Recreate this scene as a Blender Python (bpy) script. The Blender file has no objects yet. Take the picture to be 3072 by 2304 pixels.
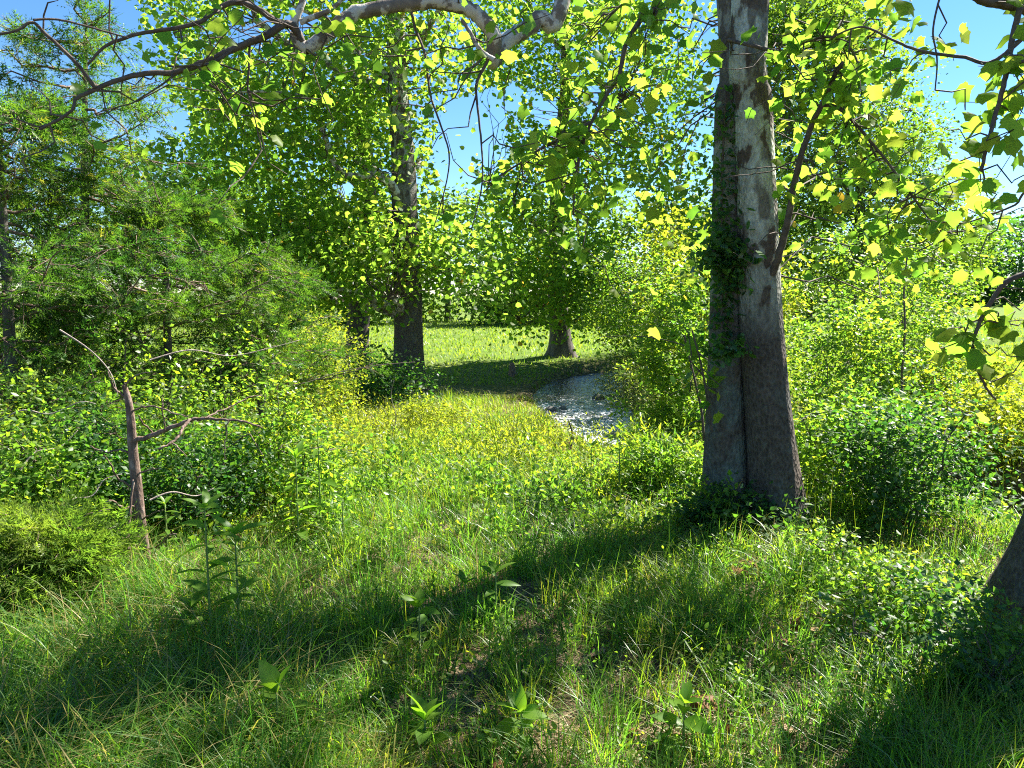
import bpy, math, random
import numpy as np
rng = np.random.default_rng(11)
random.seed(11)
R = math.radians
scene = bpy.context.scene
COL = scene.collection

# ------------------------------------------------------------------ camera, sky, sun, exposure
FPX, PITCH, EYE = 720.0, R(7.0), 1.62
SUN_AZ, SUN_EL = R(38.0), R(48.0)          # azimuth measured from +X towards +Y
cam_d = bpy.data.cameras.new('camera')
cam_d.sensor_width = 36.0
cam_d.sensor_fit = 'HORIZONTAL'
cam_d.lens = 36.0 * FPX / 1024.0
cam_d.clip_end = 3000.0
cam_d.clip_start = 0.05
cam = bpy.data.objects.new('camera', cam_d)
cam.location = (0, 0, EYE)
cam.rotation_euler = (R(90) - PITCH, 0, 0)
COL.objects.link(cam)
scene.camera = cam

world = bpy.data.worlds.new('World')
scene.world = world
world.use_nodes = True
wn, wl = world.node_tree.nodes, world.node_tree.links
wn.clear()
sky = wn.new('ShaderNodeTexSky')
sky.sky_type = 'NISHITA'
sky.sun_disc = False
sky.sun_elevation = SUN_EL
sky.sun_rotation = R(90) - SUN_AZ
sky.altitude = 200
sky.air_density = 1.0
sky.dust_density = 0.0
sky.ozone_density = 5.0
bg = wn.new('ShaderNodeBackground')
bg.inputs['Strength'].default_value = 0.052
wo = wn.new('ShaderNodeOutputWorld')
hs = wn.new('ShaderNodeHueSaturation')
hs.inputs['Saturation'].default_value = 1.16
wl.new(sky.outputs[0], hs.inputs['Color'])
wl.new(hs.outputs[0], bg.inputs[0])
wl.new(bg.outputs[0], wo.inputs[0])

sun_d = bpy.data.lights.new('sun', 'SUN')
sun_d.energy = 5.0
sun_d.angle = R(0.5)
sun_d.color = (1.0, 0.95, 0.86)
sun = bpy.data.objects.new('sun', sun_d)
SV = np.array([math.cos(SUN_AZ) * math.cos(SUN_EL), math.sin(SUN_AZ) * math.cos(SUN_EL), math.sin(SUN_EL)])
from mathutils import Vector
sun.rotation_euler = Vector(SV).to_track_quat('Z', 'Y').to_euler()
COL.objects.link(sun)

vs = scene.view_settings
vs.view_transform = 'Standard'
vs.look = 'None'
vs.gamma = 1.0
vs.exposure = 2.15
scene.render.engine = 'CYCLES'
cy = scene.cycles
cy.max_bounces = 8
cy.diffuse_bounces = 7
cy.glossy_bounces = 2
cy.transmission_bounces = 4
cy.transparent_max_bounces = 4
cy.use_denoising = False
cy.filter_width = 1.1
cy.caustics_reflective = False
cy.caustics_refractive = False

# ------------------------------------------------------------------ pixel <-> world helpers
CP, SP = math.cos(PITCH), math.sin(PITCH)
def ray(px, py):
    u = (np.asarray(px, float) - 512) / FPX
    v = (384 - np.asarray(py, float)) / FPX
    return np.stack([u, CP + v * SP, v * CP - SP], -1)
def at(px, py, Y):
    d = ray(px, py)
    t = np.asarray(Y, float) / d[..., 1]
    p = d * t[..., None]
    p[..., 2] += EYE
    return p
def proj(P):
    P = np.asarray(P, float)
    x, y, z = P[..., 0], P[..., 1], P[..., 2] - EYE
    f = y * CP - z * SP
    up = y * SP + z * CP
    f = np.where(f < 0.05, 0.05, f)
    return 512 + FPX * x / f, 384 - FPX * up / f, f
def ss(a, b, x):
    t = np.clip((np.asarray(x, float) - a) / (b - a), 0, 1)
    return t * t * (3 - 2 * t)
def unit(v):
    return v / np.maximum(np.linalg.norm(v, axis=-1, keepdims=True), 1e-9)
_tab = rng.random((64, 64))
def vnoise(x, y, seed=0):
    x = np.asarray(x, float) + seed * 17.31
    y = np.asarray(y, float) + seed * 9.77
    xi, yi = np.floor(x).astype(int), np.floor(y).astype(int)
    fx, fy = x - xi, y - yi
    fx, fy = fx * fx * (3 - 2 * fx), fy * fy * (3 - 2 * fy)
    a = _tab[xi % 64, yi % 64]; b = _tab[(xi + 1) % 64, yi % 64]
    c = _tab[xi % 64, (yi + 1) % 64]; d = _tab[(xi + 1) % 64, (yi + 1) % 64]
    return (a * (1 - fx) + b * fx) * (1 - fy) + (c * (1 - fx) + d * fx) * fy
def fbm(x, y, seed=0, o=3):
    s, a, t = 0, 1.0, 0
    for i in range(o):
        s = s + a * vnoise(x * 2 ** i, y * 2 ** i, seed + i); t += a; a *= 0.5
    return s / t

# ------------------------------------------------------------------ terrain
STREAM = np.array([(22, 33), (16, 28.5), (10, 26), (5.2, 23.6), (2.5, 20.8), (1.65, 17.5), (1.75, 14.5), (2.2, 12),
                   (3.0, 9.5), (4.1, 7.2), (4.7, 5), (5.0, 2.5), (5.4, -4), (5.6, -14)], float)
def smooth_poly(P, n):
    P = np.asarray(P, float)
    m = len(P)
    t = np.linspace(0, m - 1, n)
    i = np.clip(np.floor(t).astype(int), 0, m - 2)
    f = (t - i)[:, None]
    p0, p1, p2, p3 = P[np.maximum(i - 1, 0)], P[i], P[i + 1], P[np.minimum(i + 2, m - 1)]
    return 0.5 * (2 * p1 + (p2 - p0) * f + (2 * p0 - 5 * p1 + 4 * p2 - p3) * f ** 2 + (3 * p1 - p0 - 3 * p2 + p3) * f ** 3)
SL = smooth_poly(STREAM, 120)
def stream_dist(x, y):
    """signed-free distance to the stream's centre line"""
    x = np.asarray(x, float); y = np.asarray(y, float)
    best = np.full(x.shape, 1e9)
    for i in range(len(SL) - 1):
        a, b = SL[i], SL[i + 1]
        dx, dy = b - a
        L2 = dx * dx + dy * dy
        t = np.clip(((x - a[0]) * dx + (y - a[1]) * dy) / L2, 0, 1)
        best = np.minimum(best, (x - a[0] - t * dx) ** 2 + (y - a[1] - t * dy) ** 2)
    return np.sqrt(best)
_o = np.argsort(SL[:, 1])
SY, SX = SL[_o, 1], SL[_o, 0]
WATER = -1.0
def water_z(y):
    return WATER + 0.1 * ss(12, 17, y) + 0.07 * ss(18, 23, y)
def half_w(y):
    return 0.72 + 0.30 * ss(14, 21, y)
def hgt(x, y):
    x = np.asarray(x, float); y = np.asarray(y, float)
    b = -0.80 * ss(4.5, 12.5, y) + 0.42 * ss(17, 27, y)
    sd = stream_dist(x, y)
    xs = np.interp(y, SY, SX)
    b = b + 0.45 * ss(0.5, 4, x - xs) * ss(26, 20, y)
    r = np.hypot(x, y)
    b = b + 1.25 * ss(45, 170, r) + 0.5 * ss(200, 700, r)
    b = b + 0.10 * (fbm(x * 0.7, y * 0.7, 3) - 0.5) * ss(60, 20, r) + 0.05 * (fbm(x * 2.3, y * 2.3, 5) - 0.5)
    hw = half_w(y)
    k = ss(hw * 0.8, hw + 0.5, sd)
    bed = water_z(y) - 0.25
    return bed * (1 - k) + np.maximum(b, bed) * k
def hz(x, y):
    return float(hgt(np.array([x]), np.array([y]))[0])
def ground_at(px, py):
    d = ray(px, py)
    y = 1.5 * 1.012 ** np.arange(0, 420)
    P = d[None, :] * (y / d[1])[:, None]
    P[:, 2] += EYE
    g = hgt(P[:, 0], P[:, 1])
    k = np.nonzero(P[:, 2] < g)[0]
    k = k[0] if len(k) else len(y) - 1
    return np.array([P[k, 0], P[k, 1], g[k]])

# ------------------------------------------------------------------ mesh helpers
TRI_TOTAL = [0]; STAT = {}
def make_mesh(name, V, faces, rnd=None, smooth=False, mat=None):
    """faces: list of int arrays (k,3) or (k,4); rnd: list of per-face floats matching"""
    me = bpy.data.meshes.new(name)
    V = np.asarray(V, np.float32)
    faces = [np.asarray(f, np.int32) for f in faces if len(f)]
    me.vertices.add(len(V))
    me.vertices.foreach_set('co', V.ravel())
    loops = np.concatenate([f.ravel() for f in faces])
    tot = np.concatenate([np.full(len(f), f.shape[1], np.int32) for f in faces])
    start = np.concatenate([[0], np.cumsum(tot)[:-1]]).astype(np.int32)
    me.loops.add(len(loops))
    me.loops.foreach_set('vertex_index', loops)
    me.polygons.add(len(tot))
    me.polygons.foreach_set('loop_start', start)
    me.polygons.foreach_set('loop_total', tot)
    if smooth:
        me.polygons.foreach_set('use_smooth', np.ones(len(tot), bool))
    if rnd is not None:
        a = me.attributes.new('rnd', 'FLOAT', 'FACE')
        r = np.concatenate([np.asarray(x, np.float32).ravel() for x in rnd]) if isinstance(rnd, list) else np.full(len(tot), rnd, np.float32)
        a.data.foreach_set('value', r)
    me.update(calc_edges=True)
    if mat:
        me.materials.append(mat)
    TRI_TOTAL[0] += int((tot - 2).sum()); STAT[name] = STAT.get(name, 0) + int((tot - 2).sum())
    return me
def link(name, data, parent=None, loc=None, kind=None):
    o = bpy.data.objects.new(name, data)
    COL.objects.link(o)
    if parent is not None:
        o.parent = parent
        # parts are modelled in world space: undo the parent's location
        o.location = -Vector(parent.location) if loc is None else Vector(loc) - Vector(parent.location)
    elif loc is not None:
        o.location = loc
    if kind:
        o['kind'] = kind
    return o
def thing(name, label, cat, loc, group=None):
    o = bpy.data.objects.new(name, None)
    o.empty_display_size = 0.1
    COL.objects.link(o)
    o.location = [float(c) for c in loc]
    o['label'] = label
    o['category'] = cat
    if group:
        o['group'] = group
    return o
def tag(o, label, cat, group=None):
    o['label'] = label; o['category'] = cat
    if group:
        o['group'] = group
    return o

class MB:
    def __init__(self):
        self.V, self.T, self.Q, self.rt, self.rq, self.n = [], [], [], [], [], 0
    def add(self, V, T=None, Q=None, rt=None, rq=None):
        V = np.asarray(V, float)
        if T is not None and len(T):
            self.T.append(np.asarray(T) + self.n)
            self.rt.append(np.full(len(T), 0.5) if rt is None else np.broadcast_to(rt, (len(T),)))
        if Q is not None and len(Q):
            self.Q.append(np.asarray(Q) + self.n)
            self.rq.append(np.full(len(Q), 0.5) if rq is None else np.broadcast_to(rq, (len(Q),)))
        self.V.append(V); self.n += len(V)
        return self
    def tube(self, pts, rad, seg=6, r=0.5, cap=True):
        pts = np.asarray(pts, float); n = len(pts)
        rad = np.broadcast_to(np.asarray(rad, float), (n,))
        t = unit(np.gradient(pts, axis=0))
        ref = np.array([0.0, 0, 1]) if abs(t[0][2]) < 0.9 else np.array([1.0, 0, 0])
        u = unit(np.cross(t, ref)); v = np.cross(t, u)
        a = np.linspace(0, 2 * np.pi, seg, endpoint=False)
        V = pts[:, None] + rad[:, None, None] * (np.cos(a)[None, :, None] * u[:, None] + np.sin(a)[None, :, None] * v[:, None])
        i = np.arange(n - 1)[:, None] * seg; j = np.arange(seg)[None]; k = (j + 1) % seg
        Q = np.stack([i + j, i + k, i + seg + k, i + seg + j], -1).reshape(-1, 4)
        V = V.reshape(-1, 3)
        T = None
        if cap:
            V = np.concatenate([V, pts[-1:] + t[-1:] * rad[-1] * 0.5])
            b = (n - 1) * seg
            T = np.array([[b + q, b + (q + 1) % seg, n * seg] for q in range(seg)])
        return self.add(V, T, Q, r, r)
    def mesh(self, name, mat=None, smooth=False):
        f = ([np.concatenate(self.T)] if self.T else []) + ([np.concatenate(self.Q)] if self.Q else [])
        r = ([np.concatenate(self.rt)] if self.T else []) + ([np.concatenate(self.rq)] if self.Q else [])
        return make_mesh(name, np.concatenate(self.V), f, r, smooth, mat)
    def build(self, name, mat, parent=None, smooth=False, kind=None, loc=None):
        return link(name, self.mesh(name, mat, smooth), parent, loc, kind)

# leaf templates: x = width, y = stem to tip, z = normal.  (verts, tris)
def fan(outline, c=(0, 0.45, 0)):
    V = np.array([c] + list(outline), float)
    n = len(outline)
    return V, np.array([[0, i + 1, (i + 1) % n + 1] for i in range(n)])
def fold(V, k, droop=0.0):
    V = V.copy(); V[:, 2] += -k * np.abs(V[:, 0]) - droop * V[:, 1] ** 2
    return V
_syc = [(0, .04, 0), (.24, -.05, 0), (.50, .10, 0), (.46, .27, 0), (.64, .52, 0), (.40, .60, 0), (.27, .74, 0), (0, 1, 0),
        (-.25, .76, 0), (-.40, .58, 0), (-.62, .54, 0), (-.44, .27, 0), (-.52, .12, 0), (-.22, -.04, 0)]
T_SYC = fan(_syc); T_SYC = (fold(T_SYC[0], 0.22, 0.25), T_SYC[1])
_sl = [(0, 0, 0), (.5, .14, 0), (.55, .52, 0), (0, 1, 0), (-.55, .52, 0), (-.5, .14, 0)]
T_SYL = (fold(np.array(_sl), 0.25, 0.2), np.array([[0, 1, 2], [0, 2, 3], [0, 3, 4], [0, 4, 5]]))
T_OV = (fold(np.array([(0, 0, 0), (.26, .3, 0), (.2, .72, 0), (0, 1, 0), (-.2, .72, 0), (-.26, .3, 0)], float), 0.35, 0.15),
        np.array([[0, 1, 2], [0, 2, 3], [0, 3, 4], [0, 4, 5]]))
T_DIA = (fold(np.array([(0, 0, 0), (.31, .42, 0), (0, 1, 0), (-.31, .42, 0)], float), 0.3),
         np.array([[0, 1, 2], [0, 2, 3]]))
T_NAR = (fold(np.array([(0, 0, 0), (.13, .4, 0), (0, 1, 0), (-.13, .4, 0)], float), 0.3),
         np.array([[0, 1, 2], [0, 2, 3]]))
_sp = []
_spt = []
for _i, (yy, w) in enumerate([(.05, .22), (.30, .25), (.58, .19)]):
    for s in (-1, 1):
        k = len(_sp)
        _sp += [(0, yy, 0), (0.0, yy + .10, 0.02), (s * w, yy + .28, .05 * s)]
        _spt.append([k, k + 1, k + 2])
k = len(_sp); _sp += [(-.035, 0, 0), (.035, 0, 0), (0, 1, 0)]; _spt.append([k, k + 1, k + 2])
T_CED = (np.array(_sp, float), np.array(_spt))

def frames(n, droop=0.4, up=0.8, out=None):
    """random leaf frames: axis d (stem to tip) and normal"""
    d = rng.normal(size=(n, 3)); d[:, 2] *= 0.5
    d = unit(d)
    if out is not None:
        d = d + out
    d[:, 2] -= droop
    d = unit(d)
    m = rng.normal(size=(n, 3)) * 0.55
    m[:, 2] += up
    m = unit(m - (m * d).sum(-1, keepdims=True) * d)
    x = np.cross(d, m)
    return x, d, m
def scatter(mb, C, size, tpl, fr, rnd):
    V, T = tpl
    x, d, m = fr
    n = len(C)
    size = np.broadcast_to(size, (n,))
    P = C[:, None] + size[:, None, None] * (V[None, :, 0:1] * x[:, None] + V[None, :, 1:2] * d[:, None] + (V[None, :, 2:3] * rng.normal(1, .8, n)[:, None, None]) * m[:, None])
    F = (T[None] + (np.arange(n) * len(V))[:, None, None]).reshape(-1, 3)
    mb.add(P.reshape(-1, 3), F, None, np.repeat(rnd, len(T)))

# ------------------------------------------------------------------ materials
def new_mat(name):
    m = bpy.data.materials.new(name); m.use_nodes = True
    n = m.node_tree.nodes; n.clear()
    out = n.new('ShaderNodeOutputMaterial')
    return m, n, m.node_tree.links, out
def ramp(n, stops):
    r = n.new('ShaderNodeValToRGB')
    e = r.color_ramp.elements
    while len(e) < len(stops):
        e.new(0.5)
    for q, (p, c) in zip(e, stops):
        q.position = p; q.color = (*c, 1)
    return r
def leaf_mat(name, stops, tstops, tr=0.5, gloss=0.10, rough=0.35):
    rough = max(rough, .42)
    m, n, l, out = new_mat(name)
    a = n.new('ShaderNodeAttribute'); a.attribute_name = 'rnd'
    r1, r2 = ramp(n, stops), ramp(n, tstops)
    l.new(a.outputs['Fac'], r1.inputs[0]); l.new(a.outputs['Fac'], r2.inputs[0])
    d = n.new('ShaderNodeBsdfDiffuse'); t = n.new('ShaderNodeBsdfTranslucent')
    l.new(r1.outputs[0], d.inputs[0]); l.new(r2.outputs[0], t.inputs[0])
    mx = n.new('ShaderNodeMixShader'); mx.inputs[0].default_value = tr
    l.new(d.outputs[0], mx.inputs[1]); l.new(t.outputs[0], mx.inputs[2])
    g = n.new('ShaderNodeBsdfGlossy'); g.inputs['Roughness'].default_value = rough
    g.inputs['Color'].default_value = (1, 1, 1, 1)
    lw = n.new('ShaderNodeLayerWeight'); lw.inputs[0].default_value = 0.25
    mu = n.new('ShaderNodeMath'); mu.operation = 'MULTIPLY_ADD'; mu.inputs[1].default_value = gloss * 0.9; mu.inputs[2].default_value = gloss * 0.12
    l.new(lw.outputs['Fresnel'], mu.inputs[0])
    m2 = n.new('ShaderNodeMixShader')
    l.new(mu.outputs[0], m2.inputs[0]); l.new(mx.outputs[0], m2.inputs[1]); l.new(g.outputs[0], m2.inputs[2])
    l.new(m2.outputs[0], out.inputs[0])
    return m
M = {}
M['syc'] = leaf_mat('sycamore_leaf', [(0, (.055, .115, .03)), (.6, (.095, .155, .018)), (1, (.15, .19, .022))],
                    [(0, (.17, .40, .03)), (.6, (.31, .51, .04)), (.93, (.45, .55, .05)), (1, (.66, .42, .04))], .66, .035)
M['oak'] = leaf_mat('dense_tree_leaf', [(0, (.040, .090, .014)), (1, (.095, .145, .018))],
                    [(0, (.12, .30, .022)), (1, (.32, .46, .022))], .5, .07)
M['cedar'] = leaf_mat('cedar_spray', [(0, (.030, .085, .022)), (.6, (.065, .135, .022)), (1, (.16, .16, .025))],
                      [(0, (.07, .22, .02)), (.7, (.20, .38, .02)), (1, (.40, .40, .03))], .48, .03, .5)
M['cedar_lime'] = leaf_mat('young_cedar_spray', [(0, (.07, .13, .02)), (1, (.14, .17, .03))],
                      [(0, (.20, .40, .03)), (1, (.38, .48, .04))], .5, .03, .5)
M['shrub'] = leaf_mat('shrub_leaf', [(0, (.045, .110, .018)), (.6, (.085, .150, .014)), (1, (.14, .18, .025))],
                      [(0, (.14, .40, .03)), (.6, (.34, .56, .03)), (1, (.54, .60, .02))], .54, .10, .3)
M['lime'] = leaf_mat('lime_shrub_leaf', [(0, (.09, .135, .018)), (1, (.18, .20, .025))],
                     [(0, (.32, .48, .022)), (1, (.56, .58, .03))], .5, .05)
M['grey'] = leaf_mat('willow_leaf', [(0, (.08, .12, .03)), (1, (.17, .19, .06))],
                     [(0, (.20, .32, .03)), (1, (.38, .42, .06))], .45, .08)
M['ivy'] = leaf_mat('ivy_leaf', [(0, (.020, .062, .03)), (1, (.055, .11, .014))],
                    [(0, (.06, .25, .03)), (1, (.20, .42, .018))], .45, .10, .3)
M['weed'] = leaf_mat('weed_leaf', [(0, (.06, .14, .014)), (1, (.10, .18, .018))],
                     [(0, (.20, .48, .018)), (1, (.38, .62, .022))], .52, .09, .3)
M['grass'] = leaf_mat('grass_blade', [(0, (.035, .110, .018)), (.5, (.070, .155, .018)), (.78, (.13, .185, .022)), (.9, (.24, .21, .06)), (1, (.36, .28, .13))],
                      [(0, (.12, .40, .03)), (.5, (.26, .54, .03)), (.78, (.48, .60, .018)), (.9, (.46, .42, .06)), (1, (.40, .30, .13))], .5, .04, .45)
M['meadow'] = leaf_mat('meadow_grass', [(0, (.07, .14, .018)), (.6, (.13, .175, .022)), (1, (.26, .22, .06))],
                       [(0, (.24, .46, .03)), (.6, (.44, .56, .022)), (1, (.46, .42, .07))], .48, .03, .5)
M['straw'] = leaf_mat('dry_straw', [(0, (.14, .09, .03)), (.5, (.27, .20, .10)), (1, (.42, .34, .20))],
                      [(0, (.12, .07, .03)), (1, (.36, .28, .14))], .25, .03, .5)
M['dead'] = leaf_mat('dead_leaf', [(0, (.10, .045, .022)), (.5, (.22, .11, .055)), (1, (.36, .24, .14))],
                     [(0, (.12, .04, .022)), (1, (.34, .17, .07))], .25, .05, .45)

def bark_mat(name, kind):
    m, n, l, out = new_mat(name)
    tc = n.new('ShaderNodeTexCoord')
    def mapping(s):
        mp = n.new('ShaderNodeMapping'); mp.inputs['Scale'].default_value = s
        l.new(tc.outputs['Object'], mp.inputs[0]); return mp
    def noise(s, sc, det=4, rough=.55):
        t = n.new('ShaderNodeTexNoise'); t.inputs['Scale'].default_value = sc
        t.inputs['Detail'].default_value = det; t.inputs['Roughness'].default_value = rough
        l.new(mapping(s).outputs[0], t.inputs[0]); return t
    def mix(fac, a, b):
        x = n.new('ShaderNodeMix'); x.data_type = 'RGBA'
        if isinstance(fac, float): x.inputs[0].default_value = fac
        else: l.new(fac, x.inputs[0])
        for s, v in ((6, a), (7, b)):
            if isinstance(v, tuple): x.inputs[s].default_value = (*v, 1)
            else: l.new(v, x.inputs[s])
        return x.outputs[2]
    b = n.new('ShaderNodeBsdfPrincipled'); b.inputs['Roughness'].default_value = .85
    b.inputs['Specular IOR Level'].default_value = .25
    bump = n.new('ShaderNodeBump'); bump.inputs['Strength'].default_value = .7; bump.inputs['Distance'].default_value = .02
    if kind in ('sycamore', 'lichen', 'tall'):
        # scaly grey-brown low down, camouflage plates higher up
        vor = n.new('ShaderNodeTexVoronoi'); vor.inputs['Scale'].default_value = 52
        l.new(mapping((1, 1, .6)).outputs[0], vor.inputs[0])
        scal = ramp(n, [(0, (.025, .019, .015)), (.3, (.075, .058, .046)), (1, (.16, .13, .105))])
        l.new(vor.outputs['Distance'], scal.inputs[0])
        fine = noise((1, 1, .45), 46, 5, .65)
        low = mix(.35, scal.outputs[0], (.085, .066, .053))
        lich = noise((1, 1, .7), 5.0, 6, .65)
        lr = ramp(n, [(.44 if kind == 'lichen' else .54, (0, 0, 0)), (.60, (1, 1, 1))]); l.new(lich.outputs[0], lr.inputs[0])
        lf = n.new('ShaderNodeMath'); lf.operation = 'MULTIPLY'; lf.inputs[1].default_value = .75 if kind == 'lichen' else .28
        l.new(lr.outputs[0], lf.inputs[0])
        low = mix(lf.outputs[0], low, (.135, .165, .145))
        p1 = noise((1, 1, .5), 8.5, 5, .5)
        plates = ramp(n, [(0, (.05, .036, .026)), (.44, (.11, .08, .06)), (.46, (.20, .17, .13)), (.475, (.36, .36, .30)), (.60, (.50, .51, .44)), (1, (.62, .62, .54))])
        l.new(p1.outputs[0], plates.inputs[0])
        p2 = noise((1, 1, .5), 3.1, 2, .5)
        pf = ramp(n, [(.54, (0, 0, 0)), (.56, (1, 1, 1))]); l.new(p2.outputs[0], pf.inputs[0])
        pm = n.new('ShaderNodeMath'); pm.operation = 'MULTIPLY'; pm.inputs[1].default_value = .75
        l.new(pf.outputs[0], pm.inputs[0])
        high = mix(pm.outputs[0], plates.outputs[0], (.10, .075, .058))
        geo = n.new('ShaderNodeSeparateXYZ'); l.new(tc.outputs['Object'], geo.inputs[0])
        wob = noise((1, 1, .5), 2.2, 3)
        ad = n.new('ShaderNodeMath'); ad.operation = 'MULTIPLY_ADD'; ad.inputs[1].default_value = 2.2
        l.new(wob.outputs[0], ad.inputs[0]); l.new(geo.outputs['Z'], ad.inputs[2])
        mr = n.new('ShaderNodeMapRange'); mr.inputs['From Min'].default_value = 5.6 if kind == 'tall' else 2.1; mr.inputs['From Max'].default_value = 8.5 if kind == 'tall' else 3.5
        l.new(ad.outputs[0], mr.inputs[0])
        if kind == 'lichen':
            high = mix(.55, high, (.13, .115, .10))
        c = mix(mr.outputs[0], low, high)
        fr_ = ramp(n, [(.32, (.45, .45, .45)), (.62, (1.12, 1.12, 1.12))]); l.new(fine.outputs[0], fr_.inputs[0])
        mm = n.new('ShaderNodeMix'); mm.data_type = 'RGBA'; mm.blend_type = 'MULTIPLY'; mm.inputs[0].default_value = .8
        l.new(c, mm.inputs[6]); l.new(fr_.outputs[0], mm.inputs[7]); c = mm.outputs[2]
        l.new(c, b.inputs['Base Color'])
        hm = n.new('ShaderNodeMath'); hm.operation = 'ADD'
        l.new(vor.outputs['Distance'], hm.inputs[0]); l.new(fine.outputs[0], hm.inputs[1])
        l.new(hm.outputs[0], bump.inputs['Height'])
    else:
        pal = {'limb': [(0, (.10, .08, .065)), (.45, (.20, .16, .13)), (.52, (.46, .42, .37)), (1, (.62, .58, .52))],
               'twig': [(0, (.055, .042, .035)), (1, (.15, .115, .09))],
               'dark': [(0, (.05, .042, .036)), (.5, (.10, .085, .072)), (1, (.17, .15, .13))],
               'cedar': [(0, (.06, .04, .03)), (.5, (.16, .105, .08)), (1, (.32, .25, .21))],
               'stick': [(0, (.16, .12, .10)), (1, (.42, .35, .30))],
               'stem': [(0, (.10, .17, .04)), (1, (.20, .26, .07))],
               'rock': [(0, (.07, .065, .055)), (1, (.22, .21, .19))]}[kind]
        t = noise((1, 1, .35) if kind in ('cedar', 'dark') else (1, 1, 1), {'limb': 9, 'cedar': 40, 'dark': 14}.get(kind, 22), 5, .6)
        rp = ramp(n, [(.25 + .5 * p, c) for p, c in pal])
        l.new(t.outputs[0], rp.inputs[0]); l.new(rp.outputs[0], b.inputs['Base Color'])
        l.new(t.outputs[0], bump.inputs['Height'])
    l.new(bump.outputs[0], b.inputs['Normal'])
    l.new(b.outputs[0], out.inputs[0])
    return m
for k in ('sycamore', 'lichen', 'tall', 'limb', 'twig', 'dark', 'cedar', 'stick', 'stem', 'rock'):
    M['bark_' + k] = bark_mat('bark_' + k, k)

def ground_mat():
    m, n, l, out = new_mat('ground_soil_and_meadow')
    tc = n.new('ShaderNodeTexCoord')
    def noise(sc, det=5):
        t = n.new('ShaderNodeTexNoise'); t.inputs['Scale'].default_value = sc; t.inputs['Detail'].default_value = det
        l.new(tc.outputs['Object'], t.inputs[0]); return t
    b = n.new('ShaderNodeBsdfPrincipled'); b.inputs['Roughness'].default_value = .95
    b.inputs['Specular IOR Level'].default_value = .1
    n1, n2, n3 = noise(9), noise(60), noise(1.3)
    soil = ramp(n, [(.3, (.045, .032, .02)), (.5, (.10, .072, .042)), (.68, (.22, .165, .10))])
    l.new(n1.outputs[0], soil.inputs[0])
    mead = ramp(n, [(.3, (.07, .13, .018)), (.7, (.13, .17, .03))])
    l.new(n3.outputs[0], mead.inputs[0])
    a = n.new('ShaderNodeAttribute'); a.attribute_name = 'meadow'
    x = n.new('ShaderNodeMix'); x.data_type = 'RGBA'
    l.new(a.outputs['Fac'], x.inputs[0]); l.new(soil.outputs[0], x.inputs[6]); l.new(mead.outputs[0], x.inputs[7])
    l.new(x.outputs[2], b.inputs['Base Color'])
    bp = n.new('ShaderNodeBump'); bp.inputs['Strength'].default_value = .8; bp.inputs['Distance'].default_value = .03
    l.new(n2.outputs[0], bp.inputs['Height']); l.new(bp.outputs[0], b.inputs['Normal'])
    l.new(b.outputs[0], out.inputs[0])
    return m
M['ground'] = ground_mat()
def water_mat():
    m, n, l, out = new_mat('stream_water')
    tc = n.new('ShaderNodeTexCoord')
    t = n.new('ShaderNodeTexNoise'); t.inputs['Scale'].default_value = 9; t.inputs['Detail'].default_value = 5
    l.new(tc.outputs['Object'], t.inputs[0])
    b = n.new('ShaderNodeBsdfPrincipled')
    b.inputs['Base Color'].default_value = (.035, .035, .025, 1); b.inputs['Roughness'].default_value = .08
    b.inputs['IOR'].default_value = 1.33; b.inputs['Specular IOR Level'].default_value = .8
    bp = n.new('ShaderNodeBump'); bp.inputs['Strength'].default_value = .6; bp.inputs['Distance'].default_value = .06
    l.new(t.outputs[0], bp.inputs['Height']); l.new(bp.outputs[0], b.inputs['Normal'])
    f = n.new('ShaderNodeBsdfDiffuse'); f.inputs[0].default_value = (.72, .74, .78, 1)
    t2 = n.new('ShaderNodeTexNoise'); t2.inputs['Scale'].default_value = 13; t2.inputs['Detail'].default_value = 6; t2.inputs['Roughness'].default_value = .7
    mp2 = n.new('ShaderNodeMapping'); mp2.inputs['Scale'].default_value = (2.2, .8, 1)
    l.new(tc.outputs['Object'], mp2.inputs[0]); l.new(mp2.outputs[0], t2.inputs[0])
    a = n.new('ShaderNodeAttribute'); a.attribute_name = 'foam'
    ad = n.new('ShaderNodeMath'); ad.operation = 'ADD'; l.new(a.outputs['Fac'], ad.inputs[0]); l.new(t2.outputs[0], ad.inputs[1])
    rp = ramp(n, [(.66, (0, 0, 0)), (.86, (.95, .95, .95))]); l.new(ad.outputs[0], rp.inputs[0])
    x = n.new('ShaderNodeMixShader'); l.new(rp.outputs[0], x.inputs[0]); l.new(b.outputs[0], x.inputs[1]); l.new(f.outputs[0], x.inputs[2])
    l.new(x.outputs[0], out.inputs[0])
    return m
M['water'] = water_mat()

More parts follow.
